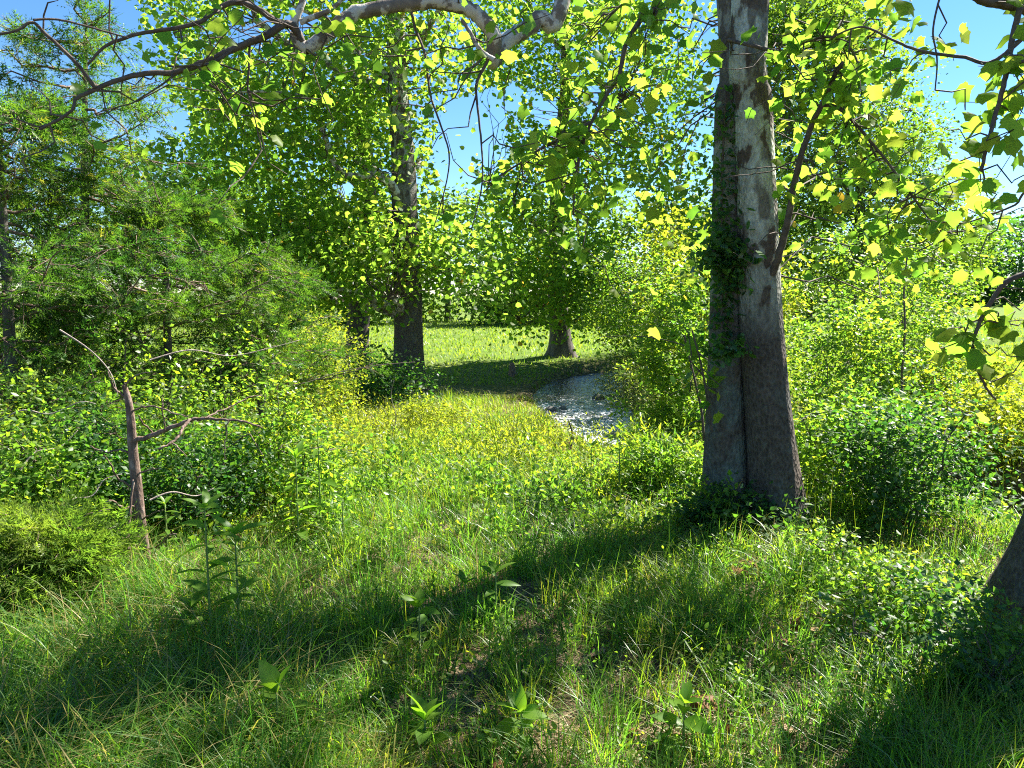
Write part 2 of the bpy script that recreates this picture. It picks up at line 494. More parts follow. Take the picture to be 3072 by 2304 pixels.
# ------------------------------------------------------------------ the setting: ground and stream
def build_ground():
    s = np.sinh(np.linspace(-5.2, 5.2, 170)); s = s / s.max()
    gx = s * 900
    t = np.sinh(np.linspace(-3.2, 5.4, 200)); t = t / t.max()
    gy = t * 1100 + 6
    # finer near the camera: blend with a plain grid
    gx = np.unique(np.round(np.concatenate([gx, np.arange(-7, 9, .24)]), 3))
    gy = np.unique(np.round(np.concatenate([gy, np.arange(1.5, 16, .24)]), 3))
    X, Y = np.meshgrid(gx, gy)
    Z = hgt(X, Y)
    V = np.stack([X, Y, Z], -1).reshape(-1, 3)
    h, w = X.shape
    i = np.arange(h - 1)[:, None] * w; j = np.arange(w - 1)[None]
    Q = np.stack([i + j, i + j + 1, i + w + j + 1, i + w + j], -1).reshape(-1, 4)
    me = make_mesh('ground', V, [Q], None, True, M['ground'])
    a = me.attributes.new('meadow', 'FLOAT', 'POINT')
    md = ss(13, 26, V[:, 1]) * ss(0.8, 2.2, stream_dist(V[:, 0], V[:, 1]))
    md = np.maximum(md, ss(8, 14, np.abs(V[:, 0])))
    a.data.foreach_set('value', md.astype(np.float32))
    return link('ground', me, None, (0, 0, 0), 'structure')
build_ground()
def build_stream():
    C = smooth_poly(STREAM, 420)
    tg = unit(np.gradient(C, axis=0)); nn = np.stack([-tg[:, 1], tg[:, 0]], -1)
    us = np.linspace(-1.6, 1.6, 25)
    W = half_w(C[:, 1])
    XY = C[:, None] + nn[:, None] * (us[None] * W[:, None])[..., None]
    x, y = XY[..., 0], XY[..., 1]
    rapid = ss(10, 11.5, y) * ss(21, 15.5, y)
    z = water_z(C[:, 1])[:, None] + (0.025 + .07 * rapid) * (fbm(x * 4, y * 2.2, 21) - .5) + .02 * (fbm(x * 11, y * 6, 31) - .5)
    V = np.stack([x, y, z], -1).reshape(-1, 3)
    h, w = x.shape
    i = np.arange(h - 1)[:, None] * w; j = np.arange(w - 1)[None]
    Q = np.stack([i + j, i + j + 1, i + w + j + 1, i + w + j], -1).reshape(-1, 4)
    me = make_mesh('stream', V, [Q], None, True, M['water'])
    a = me.attributes.new('foam', 'FLOAT', 'POINT')
    fo = -.04 + .12 * rapid + .36 * rapid * fbm(x * 3.1, y * 1.3, 41) + .06 * ss(17, 20, y) * fbm(x * 3, y * 3, 44)
    a.data.foreach_set('value', fo.astype(np.float32).ravel())
    return link('stream', me, None, (0, 0, 0), 'structure')
build_stream()

# ------------------------------------------------------------------ trees
def trunk_mesh(name, pts, rad, seg, mat, flare=None, bump=.03, seed=0, sx=1.0):
    """a tapered trunk with uneven outline and root flare"""
    P = smooth_poly(pts, 40); n = len(P)
    rr = np.interp(np.linspace(0, 1, n), np.linspace(0, 1, len(rad)), rad)
    a = np.linspace(0, 2 * np.pi, seg, endpoint=False)
    zz = P[:, 2] - P[0, 2]
    k = 1 + bump * 6 * (vnoise(a[None] * 1.9 + 3 * np.sin(a)[None], zz[:, None] * .8, seed) - .5) * .5
    if flare:
        lob = 1 + .28 * np.sin(a * 4 + seed)[None] * np.exp(-zz / .35)[:, None]
        k = k * (1 + flare * np.exp(-zz / .3)[:, None]) * lob
    V = np.stack([P[:, 0:1] + rr[:, None] * k * np.cos(a)[None] * sx, P[:, 1:2] + rr[:, None] * k * np.sin(a)[None],
                  np.repeat(P[:, 2:3], seg, 1)], -1).reshape(-1, 3)
    i = np.arange(n - 1)[:, None] * seg; j = np.arange(seg)[None]; q = (j + 1) % seg
    Q = np.stack([i + j, i + q, i + seg + q, i + seg + j], -1).reshape(-1, 4)
    return make_mesh(name, V, [Q], None, True, mat), P, rr

def curve_to(a, b, sag=.12, n=6, jit=.05):
    a = np.asarray(a, float); b = np.asarray(b, float)
    L = np.linalg.norm(b - a)
    t = np.linspace(0, 1, n)[:, None]
    p = a + (b - a) * t
    p[:, 2] += (np.sin(np.pi * t[:, 0])) * sag * L
    p[1:-1] += rng.normal(size=(n - 2, 3)) * jit * L
    return p

def in_holes(px, py, holes):
    k = np.zeros(px.shape, bool)
    for (cx, cy, rx, ry) in holes:
        k |= ((px - cx) / rx) ** 2 + ((py - cy) / ry) ** 2 < 1
    return k

def limbs_and_twigs(root, trunkP, trunkR, C, nl, mat_l, mat_t, rl=.09, rt=.014, lowest=2.0):
    """main limbs (a part each) to spread-out clusters, thin twigs to all the others"""
    sel = [int(rng.integers(len(C)))]
    D = np.linalg.norm(C - C[sel[0]], axis=1)
    while len(sel) < nl:
        k = int(np.argmax(D)); sel.append(k)
        D = np.minimum(D, np.linalg.norm(C - C[k], axis=1))
    nodes = []
    for k in sel:
        c = C[k]
        hd = np.hypot(trunkP[:, 0] - c[0], trunkP[:, 1] - c[1])
        want = np.clip(c[2] - .55 * hd, trunkP[0, 2] + lowest, trunkP[-1, 2])
        i = int(np.argmin(np.abs(trunkP[:, 2] - want)))
        p = smooth_poly(curve_to(trunkP[i], c, .10, 7, .045), 16)
        r = np.linspace(min(rl, trunkR[i] * .6), .012, 16)
        link('limb', MB().tube(p, r, 6).mesh('limb', mat_l, True), root)
        nodes.append(p[3:])
    N = np.concatenate(nodes + [trunkP[trunkP[:, 2] > trunkP[0, 2] + lowest]])
    mb = MB()
    for k, c in enumerate(C):
        d = np.linalg.norm(N - c, axis=1) + np.maximum(0, N[:, 2] - c[2]) * .6
        i = int(np.argmin(d))
        p = curve_to(N[i], c, .05, 5, .05)
        mb.tube(p, np.linspace(rt, .004, 5), 4, cap=False)
    mb.build('twigs', mat_t, root, True, 'stuff')

def cluster_leaves(C, per, spread, flat=.75):
    n = len(C) * per
    o = rng.normal(size=(n, 3)) * spread
    o[:, 2] *= flat
    P = np.repeat(C, per, 0) + o
    out = unit(o) * .7
    return P, out

def px_cloud(n, poly_or_box, dep, holes=(), keep=None):
    """cluster centres spread through a block of space seen inside a pixel box, at real depths"""
    x0, x1, y0, y1 = poly_or_box
    res = []
    tot = 0
    while tot < n:
        px = rng.uniform(x0, x1, 2000); py = rng.uniform(y0, y1, 2000)
        d = rng.uniform(dep[0], dep[1], 2000)
        k = ~in_holes(px, py, holes)
        if keep is not None:
            k &= keep(px, py)
        p = at(px[k], py[k], d[k])
        res.append(p); tot += len(p)
    return np.concatenate(res)[:n]

SKY_HOLES = [(474, 118, 30, 26), (452, 150, 20, 34), (492, 128, 16, 44), (462, 188, 24, 16), (632, 252, 17, 30), (625, 205, 12, 22),
             (545, 108, 14, 16), (592, 96, 9, 14), (30, 30, 110, 60), (95, 90, 75, 50), (40, 120, 60, 30), (250, 30, 26, 18), (150, 118, 40, 22),
             (512, 96, 10, 14), (410, 190, 10, 14), (178, 300, 52, 10), (300, 20, 16, 14), (345, 190, 10, 10)]

# ---- mid-distance sycamores
def mid_sycamore(label, base_px, depth, trunk_px, r0, clouds, per, leaf, nl, seed, bark, top=15.0, spread=.55, clear=.45):
    g = ground_at(*base_px)
    b = np.array([at(base_px[0], base_px[1], depth)[0], depth, 0.0]); b[2] = hz(b[0], b[1]) - .08
    root = thing('sycamore_tree', label, 'tree', b)
    pts = [b]
    for (x, y) in trunk_px:
        pts.append(at(x, y, depth))
    pts.append(pts[-1] + np.array([rng.normal() * .4, rng.normal() * .4, max(2.0, top - pts[-1][2])]))
    rad = np.linspace(r0, r0 * .3, len(pts) + 2)
    me, TP, TR = trunk_mesh('trunk', np.array(pts), rad, 18, bark, .35, .05, seed)
    me.transform(__import__('mathutils').Matrix.Translation(-Vector(b)))
    o = bpy.data.objects.new('trunk', me); COL.objects.link(o); o.parent = root
    C = np.concatenate([px_cloud(*c) for c in clouds])
    limbs_and_twigs(root, TP, TR, C, nl, M['bark_limb'], M['bark_twig'], r0 * .32, .016)
    P, out = cluster_leaves(C, per, spread)
    mb = MB()
    px, py, _ = proj(P)
    keep = ~in_holes(px, py, SKY_HOLES) | (rng.random(len(P)) < .05)
    tx, ty, tf = proj(TP)
    o_ = np.argsort(ty)
    lx = np.interp(py, ty[o_], tx[o_])
    keep &= ~((np.abs(px - lx) < 17) & (P[:, 1] < depth + .3) & (py > 60) & (rng.random(len(P)) < clear))
    P, out = P[keep], out[keep]
    n = len(P)
    cl = np.repeat(rng.random(len(C)), per)[keep]
    rnd = np.clip(.25 * rng.random(n) + .55 * rng.random(n) ** 1 * .6 + .45 * cl, 0, .94)
    rnd = np.where(rng.random(n) < .012, 1.0, rnd)
    scatter(mb, P, rng.uniform(.6, 1.15, n) * leaf, T_SYL, frames(n, .35, .75, out), rnd)
    mb.build('crown', M['syc'], root, False, 'stuff')
    return root

mid_sycamore('tall sycamore with dark trunk and pale flaking upper limbs, left of the meadow opening', (408, 352), 18.0,
             [(408, 310), (405, 230), (403, 160), (398, 90), (396, 20), (400, -60)], .40,
             [(380, (150, 470, -60, 270), (16, 19.6), SKY_HOLES), (110, (190, 480, 230, 300), (15.5, 19), SKY_HOLES),
              (18, (40, 560, -380, -40), (15, 22)), (30, (60, 220, 90, 230), (15.5, 20), SKY_HOLES)],
             52, .125, 16, 1, M['bark_tall'])
mid_sycamore('slightly leaning sycamore with dark forked base just left of the tall one', (356, 352), 20.5,
             [(358, 325), (364, 280), (368, 200), (362, 120), (355, 40)], .36,
             [(210, (200, 400, 60, 300), (19, 24), SKY_HOLES), (36, (180, 420, -250, 60), (19, 24), SKY_HOLES)],
             50, .13, 9, 2, M['bark_dark'], clear=.2)
mid_sycamore('sycamore with short thick base and drooping sunlit leaves on the far stream bank', (561, 357), 24.6,
             [(560, 335), (558, 300), (556, 240), (560, 150), (566, 60)], .42,
             [(340, (480, 690, -20, 290), (21.5, 24.8), SKY_HOLES), (60, (500, 640, 260, 322), (20.5, 23.5)),
              (24, (440, 760, -330, -10), (20, 27))],
             52, .14, 12, 3, M['bark_dark'], clear=0.0)

def dense_tree(name, label, base, height, cloud, per, leaf, mat, spread, group=None, tpl=None, r0=.25, nl=6):
    x, y = base
    b = np.array([x, y, hz(x, y) - .1])
    root = thing(name, label, 'tree', b, group)
    me, TP, TR = trunk_mesh('trunk', np.array([b, b + [.1, 0, height * .4], b + [-.1, .1, height * .8]]), [r0, r0 * .7, r0 * .3], 10, M['bark_dark'], .3, .04, 5)
    me.transform(__import__('mathutils').Matrix.Translation(-Vector(b)))
    o = bpy.data.objects.new('trunk', me); COL.objects.link(o); o.parent = root
    C = cloud
    limbs_and_twigs(root, TP, TR, C, nl, M['bark_dark'], M['bark_twig'], r0 * .4, .02, height * .12)
    P, out = cluster_leaves(C, per, spread)
    n = len(P)
    cl = np.repeat(rng.random(len(C)), per)
    mb = MB()
    scatter(mb, P, rng.uniform(.6, 1.2, n) * leaf, tpl or T_DIA, frames(n, .2, .8, out), np.clip(.5 * rng.random(n) + .5 * cl, 0, 1))
    mb.build('crown', mat, root, False, 'stuff')
    return root
def ell_cloud(c, r, n, hollow=.35):
    v = unit(rng.normal(size=(n, 3))) * (rng.uniform(hollow, 1, n) ** .6)[:, None]
    v *= (1 + .25 * np.sin(v[:, 0:1] * 5 + c[0]) * np.cos(v[:, 2:3] * 4 + c[1]))
    return np.asarray(c) + v * np.asarray(r)

# tree right of the near trunk: a slope of small dense leaves
def keepE(px, py):
    return (px < 900 + (py - 60) * .42 + 14 * np.sin(py * .11)) & (px > 740)
tE = px_cloud(430, (745, 985, -40, 285), (24, 30), [(800, 120, 12, 10)], keepE)
bE = at(850, 350, 27)
dense_tree('leafy_tree', 'broad small-leaved tree behind the spotted double trunk, its edge sloping down right', (bE[0], 27.0), 12, tE, 150, .16, M['oak'], .48, None, T_DIA, .3, 9)

# trees beyond the meadow
far = [(-40.0, 62, 11, 5), (-29, 58, 10, 5), (-19.5, 55, 12, 5), (-11.5, 50, 9.5, 4.2), (-5, 56, 11, 5), (.5, 50, 8.5, 4), (5, 55, 10.5, 4.6), (10.5, 50, 9.5, 4.5), (16, 54, 11, 5), (23, 56, 11, 5)]
flab = ['leftmost of the meadow-edge trees, mostly hidden by the cedars', 'round meadow-edge tree seen through the cedar tops', 'meadow-edge tree seen behind the leaning sycamore', 'dark green tree closing the meadow just left of the tall trunk',
        'tree closing the meadow just right of the tall trunk', 'low dark bushy tree in the middle of the meadow edge', 'tree behind the short thick sycamore base', 'tree right of the sycamore base beyond the stream', 'meadow-edge tree left of the spotted double trunk', 'meadow-edge tree hidden behind the spotted double trunk']
for (x, y, hh, rr), lb in zip(far, flab):
    h0 = hz(x, y)
    C = np.concatenate([ell_cloud((x, y, h0 + hh * .55), (rr, rr * .8, hh * .45), 70), ell_cloud((x, y - 1, h0 + 1.2), (rr * 1.1, 1.5, 1.2), 26)])
    dense_tree('broadleaf_tree', lb, (x, y), hh, C, 44, .42, M['oak'], .75, 'trees beyond the meadow', T_DIA, .25, 5)
# dark woods on the right horizon
for k, (x, y, hh, rr) in enumerate([(60, 96, 11, 6.5), (69, 99, 12, 7), (78, 97, 12.5, 7), (87, 101, 13, 7), (51, 104, 9, 6)]):
    h0 = hz(x, y)
    C = np.concatenate([ell_cloud((x, y, h0 + hh * .52), (rr, rr * .8, hh * .5), 70), ell_cloud((x, y - 2, h0 + 1.5), (rr, 1.5, 1.5), 20)])
    dense_tree('woodland_tree', ['dark woodland tree above the right-hand field, second from the left', 'dark woodland tree above the right-hand field, third from the left', 'dark woodland tree above the right-hand field, second from the right edge',
                                 'rightmost dark woodland tree above the right-hand field', 'leftmost low woodland tree above the right-hand field'][k], (x, y), hh, C, 30, .8, M['ivy'], 1.1, 'woods on the right horizon', T_DIA, .3, 4)

# ---- near sycamore with two fused trunks, its hanging limbs and leaves
def hang(pxs, deps, n=None):
    pxs = np.array(pxs, float)
    d = np.interp(np.linspace(0, 1, len(pxs)), np.linspace(0, 1, len(deps)), deps)
    return at(pxs[:, 0], pxs[:, 1], d)
leaf_proto = {}
def single_leaf_meshes():
    for i, r in enumerate((.15, .35, .55, .75, .92)):
        V, T = T_SYC
        V = V.copy(); V[:, 2] += .05 * np.sin(V[:, 0] * 6 + i) + .06 * (i - 2) * V[:, 0]
        leaf_proto[i] = make_mesh('sycamore_leaf', V, [T], r, False, M['syc'])
single_leaf_meshes()
from mathutils import Matrix
def leaf_objects(root, P, size, fr, n_max=300, low_tpl=T_SYL, name='leaf'):
    """the leaves that show largest in the picture become parts, the rest one foliage part"""
    x, d, m = fr
    px, py, f = proj(P)
    vis = (px > -15) & (px < 1039) & (py > -15) & (py < 783)
    s = np.where(vis, size * FPX / f, 0)
    order = np.argsort(-s)
    big = order[:n_max]
    big = big[s[big] > 8]
    L = Vector(root.location)
    for k in big:
        o = bpy.data.objects.new(name, leaf_proto[int(rng.integers(5))])
        COL.objects.link(o); o.parent = root
        S = float(size[k])
        mt = Matrix(((x[k, 0] * S, d[k, 0] * S, m[k, 0] * S, P[k, 0] - L.x), (x[k, 1] * S, d[k, 1] * S, m[k, 1] * S, P[k, 1] - L.y),
                     (x[k, 2] * S, d[k, 2] * S, m[k, 2] * S, P[k, 2] - L.z), (0, 0, 0, 1)))
        o.matrix_local = mt
    rest = np.setdiff1d(np.arange(len(P)), big)
    near = rest[s[rest] > 5]
    far_ = rest[s[rest] <= 5]
    mb = MB()
    rn = lambda n: np.where(rng.random(n) < .012, 1, np.clip(rng.random(n) * .95, 0, .94))
    if len(near):
        scatter(mb, P[near], size[near], T_SYC, (x[near], d[near], m[near]), rn(len(near)))
    if len(far_):
        scatter(mb, P[far_], size[far_], low_tpl, (x[far_], d[far_], m[far_]), rn(len(far_)))
    mb.build('foliage', M['syc'], root, False, 'stuff')
def leaves_along(paths, per_m, spread, start=.15):
    out = []
    for p in paths:
        seg = np.linalg.norm(np.diff(p, axis=0), axis=1)
        L = seg.sum()
        n = max(3, int(L * per_m))
        t = rng.uniform(start, 1, n) * (len(p) - 1)
        i = np.clip(t.astype(int), 0, len(p) - 2)
        q = p[i] + (p[i + 1] - p[i]) * (t - i)[:, None]
        out.append(q + rng.normal(size=(n, 3)) * spread)
    return np.concatenate(out)
def twigs_from(paths, count, length, holes=()):
    """short side twigs growing from limbs; returned as paths"""
    res = []
    for p, c in zip(paths, count):
        for _ in range(c):
            i = int(rng.integers(1, len(p)))
            d = rng.normal(size=3); d[2] = d[2] * .6 - .25
            d = d / np.linalg.norm(d)
            L = length * rng.uniform(.5, 1.3)
            q = curve_to(p[i], p[i] + d * L, -.05, 6, .06)
            a, b, _ = proj(q[-1])
            if in_holes(np.array([a]), np.array([b]), holes)[0] and rng.random() < .85:
                continue
            res.append(q)
    return res

def sun_ok(C):
    """canopy gaps: where the photograph's ground lies in full sun no cluster stands in the light's way"""
    g = C - SV[None] * ((C[:, 2] + .3) / SV[2])[:, None]
    x, y = g[:, 0], g[:, 1]
    sunny = (y > 5.4) & (y < 16) & (x > -12) & (x < 5)
    sunny |= (x < -.7) & (y > 2.6) & (vnoise(x * 1.7, y * 1.9, 78) > .22)
    sunny |= (vnoise(x * 2.4, y * 2.6, 77) > .34) & (y < 4.3)
    sunny |= (vnoise(x * 2.3, y * 2.3, 79) > .58)
    return ~sunny

def near_sycamore():
    g = ground_at(754, 528)
    D = g[1]
    root = thing('sycamore_tree', 'near sycamore of two fused trunks, patchy white bark above, lichen grey below', 'tree', g)
    zt = lambda p: p
    def stem(xs, rad, seed, dy):
        pts = [at(x, y, D + dy) for x, y in xs]
        pts[0][2] = hz(pts[0][0], pts[0][1]) - .12
        top = pts[-1] + np.array([.15 * (1 if seed == 2 else -3), .1, 4.0])
        pts += [top, top + np.array([.2 * (1 if seed == 2 else -4), .3, 4.0])]
        me, TP, TR = trunk_mesh('trunk', np.array(pts), rad, 44, M['bark_sycamore'] if seed == 2 else M['bark_lichen'], .20, .045, seed)
        me.transform(Matrix.Translation(-Vector(g)))
        o = bpy.data.objects.new('trunk', me); COL.objects.link(o); o.parent = root
        return TP, TR, o
    A = stem([(729, 524), (727, 460), (727, 380), (727, 300), (728, 200), (730, 100), (732, 0)], [.180, .155, .135, .115, .105, .10, .10, .09, .08], 1, .09)
    B = stem([(780, 530), (773, 470), (766, 390), (760, 300), (757, 200), (753, 100), (750, 0)], [.185, .165, .150, .136, .127, .123, .12, .11, .09], 2, -.06)
    A[2]['label'] = 'left stem, grey with blue-green lichen'
    B[2]['label'] = 'right stem, white and brown patches above'
    # limbs that show, traced through space at their own distances
    limbs, mains = [], []
    def limb(pxs, deps, r0, r1, pre=None, seg=8, mat='bark_limb'):
        p = hang(pxs, deps)
        if pre is not None:
            p = np.concatenate([np.array(pre), p])
        p = smooth_poly(p, len(p) * 5)
        p[1:] += rng.normal(size=(len(p) - 1, 3)) * r0 * .06
        if mains and pre is None:
            o = link('side_branch', MB().tube(p, np.linspace(r0, r1, len(p)), seg).mesh('side_branch', M[mat], True))
            o.parent = mains[-1]
        else:
            mains.append(link('limb', MB().tube(p, np.linspace(r0, r1, len(p)), seg).mesh('limb', M[mat], True), root))
        limbs.append(p); return p
    tA = A[0][np.argmin(np.abs(A[0][:, 2] - 5.2))]
    tB = B[0][np.argmin(np.abs(B[0][:, 2] - 5.6))]
    limb([(563, -2), (540, 18), (522, 32), (505, 42), (494, 61), (492, 58), (495, 40), (485, 22), (470, 10), (450, 4), (424, 2), (390, 6), (358, 12), (343, 20), (327, 34), (308, 49)],
         (4.6, 4.3, 4.1, 3.9), .052, .034, [tA, tA + [-.6, -.25, -.45]])
    lim2 = limb([(308, 49), (297, 40), (294, 24), (300, 8), (304, -8)], (3.9, 3.9), .03, .015)
    limb([(303, 46), (296, 30), (285, 24), (262, 38), (232, 50), (200, 64), (176, 72), (143, 74), (112, 82), (90, 92), (76, 99), (70, 112), (40, 130)], (3.9, 3.5), .022, .006, None, 6, 'bark_twig')
    limb([(296, 25), (278, 22), (258, 9), (236, 2), (216, 10), (200, 22), (176, 28), (138, 34), (106, 46), (88, 64)], (3.9, 3.6), .018, .006, None, 6, 'bark_twig')
    limb([(300, 22), (330, 10), (345, -4)], (3.9, 3.9), .016, .008, None, 6)
    limb([(95, 88), (78, 65), (46, 34), (32, 22), (18, 30), (0, 34), (-20, 36)], (3.6, 3.4), .010, .005, None, 5, 'bark_twig')
    limb([(33, 20), (60, 20), (100, 30), (128, 38)], (3.45, 3.6), .006, .004, None, 5, 'bark_twig')
    limb([(232, 50), (214, 62), (190, 66), (168, 66)], (3.75, 3.6), .009, .005, None, 5, 'bark_twig')
    limb([(494, 60), (482, 52), (475, 42), (470, 32), (462, 20)], (4.1, 4.1), .016, .010, None, 6)
    h1 = limb([(488, 60), (478, 80), (476, 93), (481, 139), (482, 185), (471, 231)], (4.1, 4.0), .010, .003, None, 5, 'bark_twig')
    limb([(409, -4), (415, 28), (425, 54), (430, 93), (440, 123), (449, 154), (446, 184), (434, 227)], (4.2, 4.1), .009, .003, None, 5, 'bark_twig')
    limb([(250, 40), (249, 70), (248, 90), (254, 115), (262, 150)], (3.8, 3.8), .007, .003, None, 5, 'bark_twig')
    h2 = limb([(657, -4), (656, 8), (640, 20), (626, 45), (619, 75), (606, 96), (590, 125), (582, 148), (576, 176), (573, 214)], (4.7, 4.5), .022, .006, [tB, tB + [-.25, -.3, -.7]], 6, 'bark_twig')
    h3 = limb([(590, 122), (568, 136), (545, 146), (522, 162), (503, 174), (483, 193)], (4.55, 4.5), .011, .004, None, 5, 'bark_twig')
    limb([(660, -6), (632, -2), (612, 14), (600, 30)], (4.7, 4.7), .010, .004, None, 5, 'bark_twig')
    h4 = limb([(772, 274), (778, 258), (786, 228), (793, 190), (800, 160), (812, 125), (826, 96), (834, 76), (843, 62)], (D - .18, 4.2), .026, .012, None, 7, 'bark_twig')
    h5 = limb([(818, 106), (834, 106), (850, 118), (872, 143), (892, 168), (912, 196), (926, 215), (945, 240)], (4.45, 4.2), .012, .004, None, 6, 'bark_twig')
    h6 = limb([(728, 40), (745, 44), (770, 50), (790, 52), (805, 42), (832, 37), (850, 48), (858, 64)], (4.75, 4.2), .013, .006, None, 6, 'bark_twig')
    # low shoots at the left of the trunk
    limb([(712, 432), (706, 390), (700, 360), (692, 330)], (D - .1, D - .25), .010, .005, None, 5, 'bark_twig')
    # hidden crown above the frame
    n = 420
    v = ell_cloud((2.6, 6.4, 9.2), (4.6, 4.0, 3.6), n, .25)
    px, py, f = proj(v)
    v = v[(py < -60) & sun_ok(v)]
    mbt = MB()
    trunkN = np.concatenate([A[0][A[0][:, 2] > 4.5], B[0][B[0][:, 2] > 4.5]])
    for c in v:
        i = int(np.argmin(np.linalg.norm(trunkN - c, axis=1) + rng.uniform(0, 1.5, len(trunkN))))
        mbt.tube(curve_to(trunkN[i], c, .08, 6, .04), np.linspace(.025, .005, 6), 4, cap=False)
    PC, _ = cluster_leaves(v, 26, .24)
    # leaf sprays on the limbs that show
    tw = twigs_from(limbs, [4, 3, 22, 14, 5, 4, 3, 5, 6, 3, 7, 6, 26, 20, 8, 12, 18, 18, 5], .45, SKY_HOLES)
    for q in tw:
        mbt.tube(q, np.linspace(.005, .002, len(q)), 4, cap=False)
    mbt.build('twigs', M['bark_twig'], root, True, 'stuff')
    big = [t for t in tw if proj(t[-1])[0] > 500]
    sml = [t for t in tw if proj(t[-1])[0] <= 500]
    Pb = leaves_along(big + [h2[10:], h3, h5, h6], 17, .07)
    # loose leaf sprays around the double trunk and above the stream, on outer shoots of the same crown
    extra = px_cloud(18, (640, 720, 20, 300), (4.6, 6.6), SKY_HOLES)
    extra = np.concatenate([extra, px_cloud(18, (780, 905, 120, 300), (4.4, 6.2)), px_cloud(10, (520, 640, 60, 235), (4.6, 5.6), SKY_HOLES), px_cloud(14, (770, 900, 0, 110), (4.2, 5))])
    mb2 = MB()
    N = np.concatenate([l for l in limbs[12:]] + [A[0][A[0][:, 2] > 3], B[0][B[0][:, 2] > 3]])
    for c in extra:
        i = int(np.argmin(np.linalg.norm(N - c, axis=1)))
        mb2.tube(curve_to(N[i], c, .06, 6, .05), np.linspace(.007, .003, 6), 4, cap=False)
    mb2.build('shoots', M['bark_twig'], root, True, 'stuff')
    Pe, _ = cluster_leaves(extra, 11, .16)
    Ps = leaves_along(sml, 9, .05)
    P = np.concatenate([Pb, Pe, Ps, PC])
    px, py, f = proj(P)
    # keep stray leaves out of the bark's face
    k = ~((px > 716) & (px < 772) & (py > -20) & (py < 330) & (f < 5.6) & (rng.random(len(P)) < .93))
    k &= ~(in_holes(px, py, SKY_HOLES) & (rng.random(len(P)) < .8))
    P = P[k]
    size = rng.uniform(.035, .105, len(P)) * np.where(proj(P)[0] < 500, .75, 1.0)
    size[-len(PC):] *= 1.35
    leaf_objects(root, P, size, frames(len(P), .45, .8), 300)
    return root, g, D, A, B
nearT, NG, ND, SA, SB = near_sycamore()

# ---- sycamore at the right edge
def right_sycamore():
    g = ground_at(1012, 640)
    g = at(1050, 640, g[1]); g[2] = hz(g[0], g[1]) - .1
    root = thing('sycamore_tree', 'dark sycamore trunk leaning out of the right edge, its boughs hanging in above', 'tree', g)
    pts = np.array([g, g + [.14, .02, .6], g + [.30, .1, 1.3], g + [.5, .3, 2.6], g + [.7, .6, 5], g + [.9, .8, 9]])
    me, TP, TR = trunk_mesh('trunk', pts, [.30, .25, .23, .20, .14, .08], 36, M['bark_sycamore'], .35, .05, 4)
    me.transform(Matrix.Translation(-Vector(g)))
    o = bpy.data.objects.new('trunk', me); COL.objects.link(o); o.parent = root
    limbs, mains = [], []
    def limb(pxs, deps, r0, r1, pre=None, seg=7):
        p = hang(pxs, deps)
        if pre is not None:
            p = np.concatenate([np.array(pre), p])
        p = smooth_poly(p, len(p) * 5)
        p[1:] += rng.normal(size=(len(p) - 1, 3)) * r0 * .06
        if mains and pre is None:
            o = link('side_branch', MB().tube(p, np.linspace(r0, r1, len(p)), seg).mesh('side_branch', M['bark_twig'], True))
            o.parent = mains[-1]
        else:
            mains.append(link('limb', MB().tube(p, np.linspace(r0, r1, len(p)), seg).mesh('limb', M['bark_twig'], True), root))
        limbs.append(p)
    t1 = TP[np.argmin(np.abs(TP[:, 2] - 3.2))]
    t2 = TP[np.argmin(np.abs(TP[:, 2] - 1.9))]
    limb([(1060, 20), (1028, 9), (1005, 4), (985, 1), (960, -12)], (3.3, 3.2), .03, .016, [t1])
    limb([(1020, 8), (1013, 36), (1007, 69), (1001, 95), (994, 120), (988, 142), (981, 171)], (3.2, 3.1), .013, .007)
    limb([(1007, 50), (1020, 62), (1040, 50)], (3.15, 3.1), .009, .006)
    limb([(1080, -20), (1000, 58), (963, 57), (921, 51), (895, 41), (862, 27), (830, 38)], (3.3, 3.7), .010, .004)
    limb([(1060, 262), (1024, 274), (1006, 282), (992, 301), (980, 322), (973, 352), (985, 385), (996, 400)], (3.2, 3.2), .016, .004, [t2])
    limb([(940, -4), (933, 30), (937, 60), (935, 90)], (3.5, 3.5), .005, .003)
    limb([(1040, 190), (1015, 205), (990, 215), (960, 225)], (3.3, 3.4), .007, .003, [t2])
    tw = twigs_from(limbs, [4, 12, 4, 6, 14, 2, 6], .34)
    v = ell_cloud((5.0, 5.0, 8.4), (4.0, 3.4, 2.8), 320, .25)
    px, py, f = proj(v)
    v = v[((py < -80) | (px > 1100)) & sun_ok(v)]
    mb = MB()
    TN = TP[TP[:, 2] > 3.5]
    for c in v:
        i = int(np.argmin(np.linalg.norm(TN - c, axis=1) + rng.uniform(0, 1.5, len(TN))))
        mb.tube(curve_to(TN[i], c, .08, 6, .04), np.linspace(.02, .005, 6), 4, cap=False)
    for q in tw:
        mb.tube(q, np.linspace(.004, .0015, len(q)), 4, cap=False)
    mb.build('twigs', M['bark_twig'], root, True, 'stuff')
    Pb = leaves_along([tw[i] for i in range(len(tw))] + [limbs[1], limbs[4][10:]], 11, .05)
    PC, _ = cluster_leaves(v, 24, .24)
    P = np.concatenate([Pb, PC])
    size = rng.uniform(.045, .105, len(P)); size[-len(PC):] *= 1.5
    leaf_objects(root, P, size, frames(len(P), .55, .7), 220)
    return root
right_sycamore()

